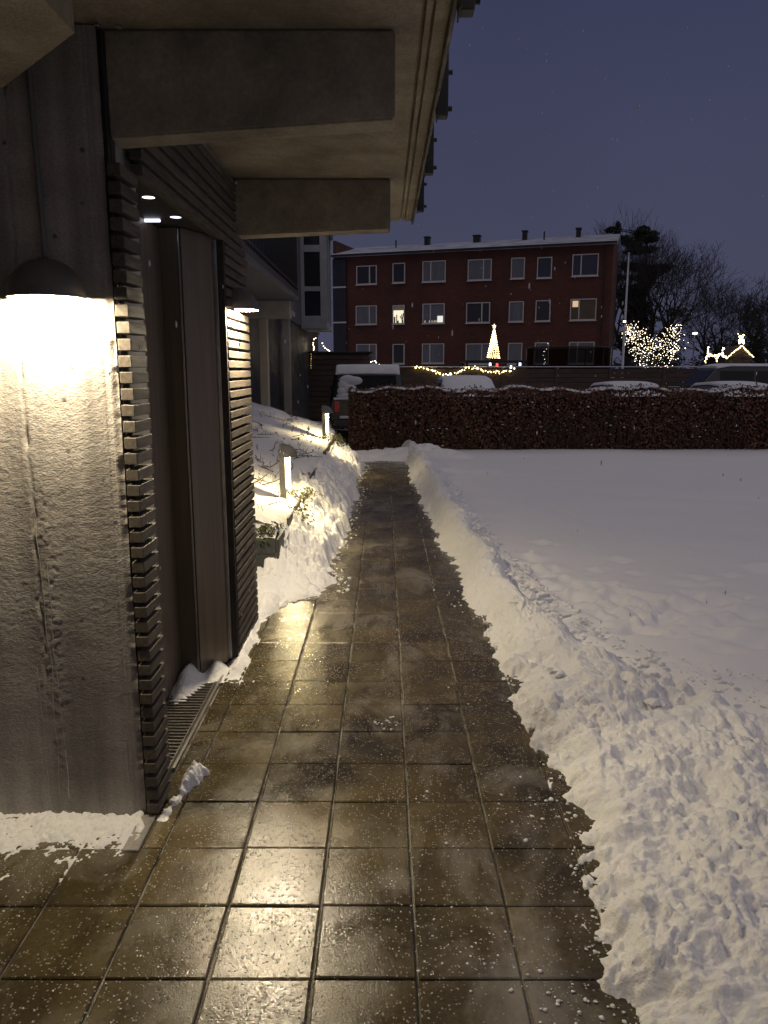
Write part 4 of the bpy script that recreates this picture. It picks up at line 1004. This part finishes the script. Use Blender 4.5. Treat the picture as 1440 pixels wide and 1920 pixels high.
WARM = emit('fairy_bulb_warm', (1.0, .80, .34), 9.0, False)
WHITEB = emit('fairy_bulb_white', (1.0, .84, .58), 9.0, False)
REDB = emit('red_decor_light', (1.0, .05, .06), 3.5, False)
COOLB = emit('cool_decor_light', (.75, .82, 1.0), 3.0, False)
WIRE = pm('wire', (0.02, 0.02, 0.02), None, 5, (.6, .8))
def fairy(name, label, paths, r=.024, step=.09, m=WARM, jit=.02, cat='fairy lights'):
    c = sum((Vector(p) for p in paths[0]), Vector())/len(paths[0]); t = wthing(name, label, cat, c)
    wr_ = MB(); bl = MB(); rr = random.Random(len(label))
    for P in paths:
        P = [Vector(p) for p in P]; wr_.tube(P, .006, 4, False)
        for a, c_ in zip(P[:-1], P[1:]):
            n_ = max(1, int((c_-a).length/step))
            for k in range(n_):
                bl.ball(a + (c_-a)*((k+.5)/n_) + Vector((rr.gauss(0,jit), rr.gauss(0,jit), rr.gauss(0,jit))), r*rr.uniform(.6, 1.15), 1)
    wr_.build('wire', WIRE, t); tag(bl.build('bulbs', m, t), kind='stuff'); return t
G = [(776,688),(795,690),(815,699),(836,702),(859,697.5),(874,690),(894,689),(912,697),(935,699),(964,693)]
fairy('fairy_lights', 'warm garland drooping in two swags along the fence top', [[at(x, y, 28.9) for x, y in G]], .026, .06, WARM, .03)
fairy('fairy_lights', 'short bright light string above the van roof', [[at(x, y, 26.0) for x, y in ((694,680),(700,677),(706,682),(712,686))]], .022, .05, WHITEB, .02)
fairy('fairy_lights', 'hooked light string hanging above the shed corner', [[at(x, y, 25.9) for x, y in ((586,659),(587,648),(586,640),(589,634),(595,633))]], .018, .06, WHITEB, .015)
fairy('fairy_lights', 'slanting light string beside the bay window', [[at(x, y, 27.2) for x, y in ((601,642),(606,650),(612,655),(618,659))]], .02, .06, WHITEB, .015)
fairy('fairy_lights', 'dim amber light line down the shed corner', [[at(x, y, 26.0) for x, y in ((582.5,662),(582.5,675),(582,692))]], .012, .07, emit('lit_edge_glow', (1, .6, .15), 2.0, False), .004)  # glowing beads stand in for orange light on the shed edge

# pavilion carrying the lit cone tree
pv = wthing('garden_pavilion', 'dark flat roofed pavilion under the lit cone tree', 'pavilion', (4.0, 38, 0))
p0, p1 = at(866, 676, 38), at(982, 676, 38)
MB().bbox(p0.x, p1.x, 36.6, 39.4, p0.z-.12, p0.z, .02).build('roof', METAL_DK, pv)
for x in (p0.x+.1, p1.x-.1):
    for y in (36.75, 39.25): MB().bbox(x-.06, x+.06, y-.06, y+.06, 0, p0.z-.125, .006).build('post', FENCE, pv)
tr = at(924, 673, 38); tp = at(924, 614, 38)
lt = wthing('light_tree', 'cone shaped tree of warm lights with a star on top', 'light tree', tr)
H_ = tp.z - tr.z
MB().tube([(tr.x, 38, tr.z+.0), (tr.x, 38, tr.z+H_)], [.03, .012], 6).build('mast', METAL_DK, lt)
bl = MB(); wr_ = MB(); sp_ = []
for k in range(420):
    t_ = k/420; r_ = .30*(1-t_)**.9 + .01; a = t_*2*PI*13; p = Vector((tr.x + r_*math.cos(a), 38 + r_*math.sin(a), tr.z + .04 + t_*H_*.93)); sp_.append(p)
    if k % 2 == 0 or t_ > .5: bl.ball(p, .022*rnd.uniform(.7, 1.2), 1)
wr_.tube(sp_, .005, 3, False); wr_.build('wire', WIRE, lt); tag(bl.build('bulbs', WARM, lt), kind='stuff')
st_ = MB(); ring = []
for k in range(10):
    a = PI/2 + k*PI/5; rr = .12 if k % 2 == 0 else .05; ring.append((tr.x + rr*math.cos(a), tr.z + H_ + .06 + rr*math.sin(a)))
st_.add([(x, 37.98, z) for x, z in ring] + [(x, 38.02, z) for x, z in ring], [tuple(range(10))[::-1], tuple(range(10, 20))] + [(i, (i+1) % 10, (i+1) % 10+10, i+10) for i in range(10)])
st_.build('star', emit('star_glow', (1, .86, .55), 2.0, False), lt)
for (px, py, m, lab) in [(931,684,REDB,'small red glowing ornament under the pavilion roof'),(918,683,COOLB,'small white lantern left of the red ornament'),(957,688,COOLB,'small white lantern right of the red ornament, set lower'),(974,683,COOLB,'small white lantern at the right pavilion post')]:
    q = at(px, py, 36.7); t = wthing('lantern', lab, 'lantern', q, 'lanterns under the pavilion')
    MB().tube([(q.x, q.y, q.z-.07), (q.x, q.y, q.z+.07)], [.055, .045], 8).build('glow_body', m, t)
    c_ = MB(); c_.tube([(q.x, q.y, q.z+.07), (q.x, q.y, q.z+.11)], [.06, .015], 8); c_.tube([(q.x, q.y, q.z+.11), (q.x, q.y, p0.z-.12)], .005, 4); c_.build('cap', METAL_DK, t)

# trampoline with net
tm = at(1063, 690, 37); TR = 2.0
tp_ = wthing('trampoline', 'large trampoline with dark safety net in front of the brick block', 'trampoline', (tm.x, 37, 0))
n_ = 28; ring = [(tm.x + TR*math.cos(2*PI*k/n_), 37 + TR*math.sin(2*PI*k/n_)) for k in range(n_)]
zt = at(1063, 652, 37).z
MB().tube([(x, y, 1.0) for x, y in ring] + [(*ring[0], 1.0)], .05, 6).build('rim', METAL_DK, tp_)
b = MB(); b.add([(x, y, 1.0) for x, y in ring], [tuple(range(n_))]); b.build('jump_mat', WIRE, tp_)
NET = glass('safety_net', (0.42, 0.40, 0.38), .5, 1.02)
b = MB(); b.add([(x, y, 1.0) for x, y in ring] + [(x, y, zt) for x, y in ring], [(k, (k+1) % n_, (k+1) % n_+n_, k+n_) for k in range(n_)]); b.build('net', NET, tp_)
MB().tube([(x, y, zt) for x, y in ring] + [(*ring[0], zt)], .025, 5).build('top_ring', METAL_DK, tp_)
for k in range(0, n_, 4):
    x, y = ring[k]; MB().tube([(x, y, 0), (x, y, zt)], .03, 6).build('pole', METAL_DK, tp_)
dl = at(1022, 645, 35); fairy('fairy_lights', 'pale light spray hanging in front of the trampoline net', [[at(x, y, 34.5) for x, y in ((1022,644),(1020,655),(1021,668),(1019,682))]], .016, .09, emit('pale_spray', (1, .92, .7), 2.2, False), .06)

# ------------------------------------------------------------------ red brick apartment block
def brick_mat():
    m, n, p, out = new_mat('red_brick'); l = n.links
    tcx = N(n, 'ShaderNodeTexCoord'); mp = N(n, 'ShaderNodeMapping'); l.new(tcx.outputs['UV'], mp.inputs['Vector'])
    g_ = N(n, 'ShaderNodeNewGeometry'); sp2 = N(n, 'ShaderNodeSeparateXYZ'); cb_ = N(n, 'ShaderNodeCombineXYZ')
    l.new(g_.outputs['Position'], sp2.inputs[0]); l.new(sp2.outputs['X'], cb_.inputs['X']); l.new(sp2.outputs['Z'], cb_.inputs['Y'])
    br = N(n, 'ShaderNodeTexBrick', Scale=1.0); br.inputs['Brick Width'].default_value = .24; br.inputs['Row Height'].default_value = .067; br.inputs['Mortar Size'].default_value = .008
    br.inputs['Color1'].default_value = (.108, .031, .018, 1); br.inputs['Color2'].default_value = (.070, .020, .012, 1); br.inputs['Mortar'].default_value = (.075, .040, .028, 1)
    l.new(cb_.outputs[0], br.inputs['Vector'])
    no = N(n, 'ShaderNodeTexNoise', Scale=.5, Detail=5.0); l.new(g_.outputs['Position'], no.inputs['Vector'])
    mr = N(n, 'ShaderNodeMapRange'); mr.inputs['From Min'].default_value = .3; mr.inputs['From Max'].default_value = .7; mr.inputs['To Min'].default_value = .8; mr.inputs['To Max'].default_value = 1.2; l.new(no.outputs['Fac'], mr.inputs['Value'])
    s_ = N(n, 'ShaderNodeVectorMath', _operation='SCALE'); l.new(br.outputs['Color'], s_.inputs[0]); l.new(mr.outputs[0], s_.inputs['Scale']); l.new(s_.outputs[0], p.inputs['Base Color'])
    p.inputs['Roughness'].default_value = .85; return m
BRICK = brick_mat()
A2, B2 = Vector((-3.6, 55.2, 0)), Vector((15.6, 48.9, 0)); u2 = (B2-A2).normalized(); n2 = Vector((u2.y, -u2.x, 0)); Lb = (B2-A2).length - 1.35
EZ = 9.52
bk = wthing('apartment_block', 'three storey red brick apartment block with snow on its low roof', 'building', (A2+B2)/2 - n2*5)
back = -n2
def bp_(u, dpt, z): return A2 + u2*u + back*dpt + Vector((0,0,z))
def bbx(u0, u1, d0, d1, z0, z1, nm, m, par):
    c_ = bp_((u0+u1)/2, (d0+d1)/2, (z0+z1)/2); return MB().obox(c_, u2*(u1-u0)/2, back*(d1-d0)/2, Vector((0,0,(z1-z0)/2))).build(nm, m, par)
bbx(0, Lb, 0.12, 10, 0, EZ, 'wall', BRICK, bk)
def facade(px, py):
    uu_, v_ = (px-719)/F, (py-960)/F; dr_ = Vector((uu_, CP - v_*SP, -(SP + v_*CP))); o_ = Vector((0,0,CAM_H))
    t_ = (A2 - o_).dot(n2)/dr_.dot(n2); P = o_ + dr_*t_; return (P-A2).dot(u2), P.z
PANES = {'d': PANE_D, 'c': pm('curtained_pane', (0.17, 0.175, 0.19), (0.11, 0.115, 0.125), 1.6, (.3, .5), stretch=(3,3,.4)),
         'b': pm('blue_pane', (0.035, 0.04, 0.07), (0.025, 0.028, 0.05), 1, (.08, .15), spec=.6), 'l': emit('lit_pane', (1.0, .86, .62), .85, False), 'w': pm('brown_blind', (0.12, 0.085, 0.055), None, 2, (.5, .7))}
WFR = pm('white_window_frame', (0.62, 0.60, 0.58), (0.52, 0.50, 0.48), 4, (.5, .7))
rows = [
 [(667,498,705,533,.65,'d'),(735,493,758,530,0,'d'),(791,489,834,528,.36,'c'),(876,486,920,525,.66,'c'),(957,483,982,522,0,'c'),(1006,482,1033,521,0,'b'),(1072,476,1120,517,.34,'b')],
 [(666,573,705,608,.65,'c'),(735,572,757,607,0,'l'),(791,569,832,606,.36,'c'),(873,567,917,605,.66,'d'),(953,565,980,603,0,'c'),(1003,563,1030,602,0,'d'),(1068,560,1116,600,.34,'w')],
 [(667,645,705,682,.65,'c'),(735,645,757,682,0,'d'),(790,644,831,681,.36,'c'),(872,644,917,683,.66,'c'),(951,643,977,683,0,'c'),(1001,642,1027,682,0,'c'),(1065,641,1112,682,.34,'c')]]
for ri, rw_ in enumerate(rows):
    for (xa, ya, xb, yb, split, k) in rw_:
        u0, z1 = facade(xa, ya); u1, z0 = facade(xb, yb); u0b, _ = facade(xa, yb); z1b = facade(xb, ya)[1]
        z1 = (z1+z1b)/2; z0 = (z0 + facade(xa, yb)[1])/2; u0 = (u0+u0b)/2; fwd = .055
        f_ = MB()
        def addb(ua, ub, za, zb, da=.0, db=.11):
            f_.obox(bp_((ua+ub)/2, (da+db)/2, (za+zb)/2), u2*(ub-ua)/2, back*(db-da)/2, Vector((0,0,(zb-za)/2)))
        addb(u0, u0+fwd, z0, z1); addb(u1-fwd, u1, z0, z1); addb(u0+fwd, u1-fwd, z1-fwd, z1); addb(u0+fwd, u1-fwd, z0, z0+fwd)
        sp = []
        if split:
            us = u0 + (u1-u0)*split; addb(us-fwd*.6, us+fwd*.6, z0+fwd, z1-fwd, .0, .105); sp = [(u0+fwd, us-fwd*.6), (us+fwd*.6, u1-fwd)]
        else: sp = [(u0+fwd, u1-fwd)]
        wn = f_.build('window', WFR, bk)
        for (ua, ub) in sp: bbx(ua, ub, .07, .10, z0+fwd, z1-fwd, 'pane', PANES[k], wn)
        bbx(u0-.04, u1+.04, -.07, .02, z0-.07, z0-.005, 'sill', WFR, wn)
        if k == 'l':      # pots and a plant standing on the lit sill, blind half down
            bbx(u0+fwd, u1-fwd, .03, .06, z0+(z1-z0)*.72, z1-fwd, 'blind', pm('paper_blind', (.5,.42,.32), None, 2, (.7,.8)), wn)
            s_ = MB()
            for (fu, wz, hz) in ((.16, .05, .42), (.34, .03, .55), (.45, .05, .16), (.82, .05, .2)):
                s_.obox(bp_(u0+(u1-u0)*fu, .05, z0+fwd+hz/2), u2*wz, back*.015, Vector((0,0,hz/2)))
            for (fa, za, fb, zb) in ((.82,.2,.62,.5),(.82,.2,.9,.7),(.82,.25,.75,.62),(.62,.5,.7,.42)):
                s_.tube([bp_(u0+(u1-u0)*fa, .05, z0+za), bp_(u0+(u1-u0)*fb, .05, z0+zb)], [.02, .035], 5)
            s_.build('potted_plant', BARK, wn)
        if ri == 1 and xa == 791:
            bbx(u0+(u1-u0)*.68, u1-fwd-.06, .03, .062, z0+fwd, z0+fwd+.42, 'lamp_shade', emit('window_lamp', (.95, .95, .85), .7, False), wn)
            for fu in (.1, .3, .42, .52, .6): bbx(u0+(u1-u0)*fu, u0+(u1-u0)*fu+.05, .03, .062, z0+fwd, z0+fwd+.12+.1*(fu % .2), 'ornament', emit('sill_glow', (1, .85, .6), .35, False), wn)
        if k == 'w': bbx(u0+fwd+.08, u0+(u1-u0)*.3, .045, .068, z1-.50, z1-.12, 'lamp_shade', emit('warm_window_lamp', (1, .7, .4), .5, False), wn)
# roof: low pitch with eaves board, snow and vents
rf = MB(); e0, e1 = -.25, Lb+.2
pr = [(-.35, EZ+.02), (5.0, 10.75), (10.35, EZ+.02)]
vs_ = [bp_(e0, d_, z_) for d_, z_ in pr] + [bp_(e1, d_, z_) for d_, z_ in pr] + [bp_(e0, d_, z_-.22) for d_, z_ in pr] + [bp_(e1, d_, z_-.22) for d_, z_ in pr]
rf.add(vs_, [(0,3,4,1),(1,4,5,2),(6,7,10,9),(7,8,11,10),(0,6,9,3),(2,5,11,8),(0,1,7,6),(1,2,8,7),(3,9,10,4),(4,10,11,5)])
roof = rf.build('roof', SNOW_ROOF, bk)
bbx(0, .2, .12, 5, EZ, 10.5, 'gable', BRICK, bk); 
bbx(e0, e1, -.47, -.36, EZ-.16, EZ-.03, 'gutter', METAL_DK, bk)
bbx(e0, e1, -.49, -.45, EZ-.028, EZ+.01, 'snow_edge', SNOW_FAR, bk)
g0 = MB(); g0.add([bp_(Lb-.2, .12, EZ), bp_(Lb-.2, 10, EZ), bp_(Lb-.2, 5.0, 10.55), bp_(Lb, .12, EZ), bp_(Lb, 10, EZ), bp_(Lb, 5.0, 10.55)], [(0,1,2),(5,4,3),(0,2,5,3),(1,4,5,2)]); g0.build('gable', BRICK, bk)
def roofpt(px, py_base, d_): # point on the roof slope
    uu_, v_ = (px-719)/F, 0; A3 = A2 + back*d_; dr_ = Vector((uu_, CP, 0)); t_ = (A3).dot(n2)/dr_.dot(n2); P = dr_*t_; u_ = (P-A2).dot(u2); z_ = EZ + (10.75-EZ)*(d_+.35)/5.35
    return u_, z_
for (px, wd, hh) in ((795,.17,.48),(882,.23,.40),(966,.15,.52),(1060,.15,.50)):
    u_, z_ = roofpt(px, 0, 4.0); c_ = bbx(u_-wd, u_+wd, 3.8, 4.3, z_-.15, z_+hh, 'chimney', METAL_DK, roof); bbx(u_-wd-.05, u_+wd+.05, 3.75, 4.35, z_+hh, z_+hh+.08, 'chimney_cap', METAL_DK, roof)
for (px, hh) in ((645,.5),(740,.5),(1000,.55)):
    u_, z_ = roofpt(px, 0, 3.0); MB().tube([bp_(u_, 3.0, z_-.1), bp_(u_, 3.0, z_+hh)], .05, 8).build('vent_pipe', METAL_DK, roof)
u_dp, _ = facade(1130, 560); MB().tube([bp_(u_dp, -.06, .2), bp_(u_dp, -.06, EZ-.2)], .05, 8).build('downpipe', METAL_DK, bk)
# recessed stair part at the left end
bbx(0.0, 1.0, -.02, .10, 0, EZ-.3, 'stair_bay', PANE_D, bk)
for z_ in (2.4, 4.9, 7.3): bbx(0, 1.0, -.06, -.025, z_, z_+.1, 'stair_band', WFR, bk)

# ------------------------------------------------------------------ flagpole, street lamp, lit figures
fp0 = at(1166, 690, 36); ftop = at(1178, 478, 36); ff = on_ground(1166, 690)
fx = (fp0.x+ftop.x)/2
fl = wthing('flagpole', 'tall white flagpole with two small floodlights beside the brick block', 'flagpole', (fx, 36, 0))
MB().tube([(fx, 36, 0), (fx, 36, ftop.z*.5), (fx, 36, ftop.z)], [.07, .055, .03], 10).build('pole', pm('white_pole', (.75,.75,.75), None, 3, (.3,.4)), fl)
MB().ball((fx, 36, ftop.z+.05), .06, 2).build('finial', METAL_LT, fl)
FLOOD = emit('floodlight_lens', (1, .95, .85), 6, False)
for (px, py, dx) in ((1168, 604, -.08), (1176, 626, .14)):
    q = at(px, py, 36); h_ = MB(); h_.tube([(fx, 36, q.z), (fx+dx, 35.9, q.z+.04)], .025, 6); h_.bbox(fx+dx-.07, fx+dx+.07, 35.82, 35.94, q.z-.03, q.z+.08, .01); hh_ = h_.build('floodlight', METAL_DK, fl)
    MB().bbox(fx+dx-.06, fx+dx+.06, 35.805, 35.825, q.z-.02, q.z+.05, .004).build('lens', FLOOD, hh_)
sl0 = at(1301, 690, 60); sl1 = at(1302, 624, 60)
sl = wthing('street_lamp', 'slim lit street lamp between the bare trees', 'street lamp', (sl1.x, 60, 0))
MB().tube([(sl1.x, 60, 0), (sl1.x, 60, sl1.z)], [.07, .045], 8).build('pole', METAL_LT, sl)
hd_ = MB().bbox(sl1.x-.16, sl1.x+.16, 59.85, 60.15, sl1.z, sl1.z+.12, .02).build('lamp_head', METAL_LT, sl)
MB().bbox(sl1.x-.12, sl1.x+.12, 59.83, 60.13, sl1.z-.09, sl1.z-.003, .02).build('lens', emit('street_lens', (1, .97, .88), 14, False), hd_)

# playhouse with lit gable, deer and sleigh figures
ph = at(1388, 690, 44); gx0, gx1 = at(1364, 670, 44), at(1413, 670, 44); gt = at(1389, 648, 44)
hs_ = wthing('playhouse', 'small wooden playhouse with lit gable edges at the right', 'playhouse', (ph.x, 44.8, 0))
MB().box(gx0.x+.12, gx1.x-.12, 44.02, 45.6, 0, gx0.z).build('wall', FENCE, hs_)
b = MB(); b.add([(gx0.x, 43.95, gx0.z), (gx1.x, 43.95, gx0.z), (gt.x, 43.95, gt.z), (gx0.x, 45.7, gx0.z), (gx1.x, 45.7, gx0.z), (gt.x, 45.7, gt.z)], [(0,1,2),(5,4,3),(0,2,5,3),(2,1,4,5),(1,0,3,4)]); b.build('roof', FENCE, hs_)
MB().bbox(ph.x-.25, ph.x+.25, 44.0, 44.015, .1, 1.6, .004).build('door', METAL_DK, hs_)
fairy('fairy_lights', 'bright light lines along the playhouse gable', [[at(1362,672,43.9), at(1375,660,43.9), gt - Vector((0,.1,0)), at(1400,658,43.9), at(1412,670,43.9)]], .032, .06, WARM, .012)
fairy('light_figure', 'glowing yellow deer figure standing on the playhouse roof', [[at(x, y, 43.9) for x, y in P] for P in (((1384,645),(1386,637),(1392,637),(1394,645)), ((1387,640),(1391,640),(1390,634),(1388,634),(1387,640)), ((1388,634),(1385,630),(1383,627)), ((1390,634),(1393,630),(1395,627)), ((1388,634),(1389,631),(1390,634)))], .042, .045, WARM, .03, 'light figure')
fairy('light_figure', 'glowing sleigh outline beside the playhouse', [[at(x, y, 43.0) for x, y in P] for P in (((1326,651),(1325,660),(1330,666),(1345,667),(1354,664),(1355,652)), ((1330,666),(1324,672),(1321,680)), ((1345,667),(1341,676)), ((1354,666),(1362,671)))], .042, .05, WARM, .03, 'light figure')

# ------------------------------------------------------------------ trees
def grow(mb, p, d, r, L_, depth, rn, spread=.55, up=.12, sides=4, maxd=5, tips=None):
    k = 3; pts_ = [p]; rs = [r]
    for i in range(k):
        d = (d + Vector((rn.gauss(0,.13), rn.gauss(0,.13), rn.gauss(0,.10)+up*.4))).normalized(); p = p + d*L_/k; pts_.append(p); rs.append(r*(1-.35*(i+1)/k))
    mb.tube(pts_, rs, sides if depth < 3 else 3, False)
    if depth >= maxd:
        if tips is not None: tips.append(p)
        return
    nb = 3 if depth < 4 else rn.choice((2, 3, 3))
    for i in range(nb):
        ax = d.orthogonal().normalized(); ax = Matrix.Rotation(rn.uniform(0, 2*PI), 3, d) @ ax
        nd = (Matrix.Rotation(rn.gauss(spread, .15), 3, ax) @ d + Vector((0,0,up))).normalized()
        grow(mb, pts_[-1] if i < 2 else pts_[2], nd, max(rs[-1]*rn.uniform(.62, .82), .012), L_*rn.uniform(.70, .90), depth+1, rn, spread, up, sides, maxd, tips)
def bare_tree(x, y, h, label, seed, maxd=6, r=.22, spread=.5):
    rn = random.Random(seed); t = wthing('bare_tree', label, 'tree', (x, y, 0), 'bare winter trees')
    tk = MB(); tk.tube([(x, y, 0), (x+.1, y, h*.10), (x, y, h*.22)], [r*1.3, r*1.05, r], 8, False); tk.build('trunk', BARK, t)
    cr = MB()
    for i in range(4):
        a = i*1.6 + rn.uniform(-.4, .4); d = Vector((math.cos(a)*.6, math.sin(a)*.6, 1)).normalized()
        grow(cr, Vector((x, y, h*(.16+.02*i))), d, r*.7, h*.24, 1, rn, spread, .10, 4, maxd)
    cr.build('crown', BARK, t); return t
c = at(1232, 690, 60); bare_tree(c.x, 60, 10.8, 'largest spreading bare tree behind the heart of lights', 3, 7, .42, .50)
c = at(1330, 690, 66); bare_tree(c.x, 66, 8.2, 'shorter bare tree behind the street lamp', 8, 7, .32, .55)
c = at(1436, 690, 62); bare_tree(c.x, 62, 7.6, 'bare tree at the right edge behind the playhouse', 12, 7, .34, .55)
c = at(1172, 690, 74); bare_tree(c.x, 74, 14.0, 'tall thin bare tree rising above the block roof end', 17, 7, .34, .42)
# pine behind the block corner
rn = random.Random(31); c = at(1196, 690, 64)
pt = wthing('pine_tree', 'dark pine with flat clumps beside the corner of the block', 'tree', (c.x, 64, 0))
topz = at(1196, 428, 64).z
tk = MB(); tk.tube([(c.x, 64, 0), (c.x+.15, 64, topz*.5), (c.x+.05, 64, topz*.97)], [.26, .2, .05], 8, False)
cl = MB()
for (px, py, rx, rz_, n_) in [(1196,432,.6,.5,260),(1184,448,1.0,.55,420),(1205,452,1.1,.5,420),(1216,440,.8,.35,240),(1190,472,1.1,.5,420),(1215,505,1.4,.5,520),(1238,502,1.0,.4,320),(1205,520,1.2,.5,380),(1185,500,.9,.6,320),(1140,432,.35,.35,110),(1160,426,.3,.55,110),(1195,545,1.5,.9,520),(1185,575,1.4,.9,520),(1205,600,1.5,1.0,520),(1185,640,1.5,1.0,520),(1225,640,1.5,.9,420)]:
    q = at(px, py, 64); qy = 64 + rn.uniform(-1, 1)
    for w_ in range(5): leaf_quads(cl, (q.x + rn.gauss(0, rx*.5), qy + rn.gauss(0, rx*.4), q.z + rn.gauss(0, rz_*.35)), rx*.75, rx*.7, rz_*.45, int(n_*.6), .12, rn)
    tk.tube([(c.x+.1, 64, min(q.z-.2, topz*.95)), ((c.x+q.x)/2, (64+qy)/2, q.z-.15), (q.x, qy, q.z)], [.07, .05, .02], 5, False)
tk.build('trunk', BARK, pt); cl.build('crown', LEAF_D, pt)
# evergreen masses low behind the heart bush and at the right
def dark_bush(px, py, Y, rx, rz_, n_, label, seed):
    rn = random.Random(seed); q = at(px, py, Y); t = wthing('evergreen_bush', label, 'bush', (q.x, Y, 0), 'dark bushes behind the garden')
    MB().tube([(q.x, Y, 0), (q.x, Y, q.z)], [.1, .05], 6).build('trunk', BARK, t); cl = MB()
    for k in range(8): leaf_quads(cl, (q.x + rn.uniform(-.6,.6)*rx, Y + rn.uniform(-.5,.5)*rx, q.z*rn.uniform(.35, 1.0)), rx*.6, rx*.6, rz_*.6, n_//8, .11, rn)
    cl.build('crown', LEAF_D, t)
dark_bush(1200, 640, 58, 1.3, 1.4, 1500, 'dark bush directly behind the heart of lights', 1)
dark_bush(1255, 640, 58, 1.4, 1.4, 1500, 'dark bush right behind the heart of lights', 2)
dark_bush(1340, 640, 62, 1.8, 1.3, 1500, 'dark bush behind the glowing sleigh', 3)
dark_bush(1425, 600, 58, 1.5, 2.2, 2400, 'tall dark bush behind the playhouse at the right edge', 4)

# heart-shaped bush covered in lights
hb = at(1224, 690, 40)
ht = wthing('lit_bush', 'round bare bush wrapped in hundreds of lights forming a heart', 'bush', (hb.x, 40, 0), None)
rn = random.Random(77); br = MB()
for k in range(26):
    a = rn.uniform(0, 2*PI); d = Vector((math.cos(a)*.55, math.sin(a)*.4, 1)).normalized(); grow(br, Vector((hb.x + rn.uniform(-.2,.2), 40 + rn.uniform(-.2,.2), .4)), d, .03, .9, 2, rn, .35, .1, 4, 4)
br.build('branches', BARK, ht)
bl = MB(); cnt = 0
cxp, cyp = 1224, 648
while cnt < 560:
    x = rn.uniform(-1.25, 1.25); y = rn.uniform(-1.2, 1.25)
    if abs(x) > .55 + .55*min(1, (y+1.1)/1.3) or y > .95*abs(x)**.6 + .12 or y < -1.05: continue
    if rn.random() < .2 and abs(x) < .3: continue
    q = at(cxp + x*47, cyp - y*40, 40); 
    if q.z < 1.2: continue
    bl.ball((q.x, 40 + rn.gauss(0, .5), q.z), .0135*rn.uniform(.5, 1.3), 1); cnt += 1
tag(bl.build('bulbs', WHITEB, ht), kind='stuff')
# distant wood along the horizon
dw = MB(); rn = random.Random(9)
for i in range(5200):
    x = rn.uniform(-60, 90); hmax = 3.5 + 1.6*math.sin(x*.15) + 1.1*math.sin(x*.43+1)
    leaf_quads(dw, (x, 95 + rn.uniform(-3, 3), rn.random()*hmax), .6, .6, .5, 1, .5, rn)
tag(dw.build('far_wood', BARK), 'dark strip of wood far behind the gardens', kind='stuff')

# ------------------------------------------------------------------ falling snow
fk = MB(); rn = random.Random(44)
for i in range(420):
    Y = rn.uniform(1.0, 14); q = at(rn.uniform(120, 1440), rn.uniform(40, 1200), Y)
    if q.z < .15 or (q.x < -.7 and Y > 2.4): continue
    if q.z > 1.9 and q.x < .4 and Y < 6.2: continue
    fk.ball(q, rn.uniform(.0014, .0026)*(1 + .12*Y), 1, (.7, .7, 2.2), .2, rn)
tag(fk.build('falling_snow', SNOW_FAR), 'scattered snowflakes drifting down over the path and lawn', kind='stuff')

for o in bpy.data.objects:
    if 'world_built' in o: del o['world_built']
print('tiles', ntile, 'objects', len(bpy.data.objects), 'tris', sum(len(p.vertices)-2 for m in bpy.data.meshes for p in m.polygons))
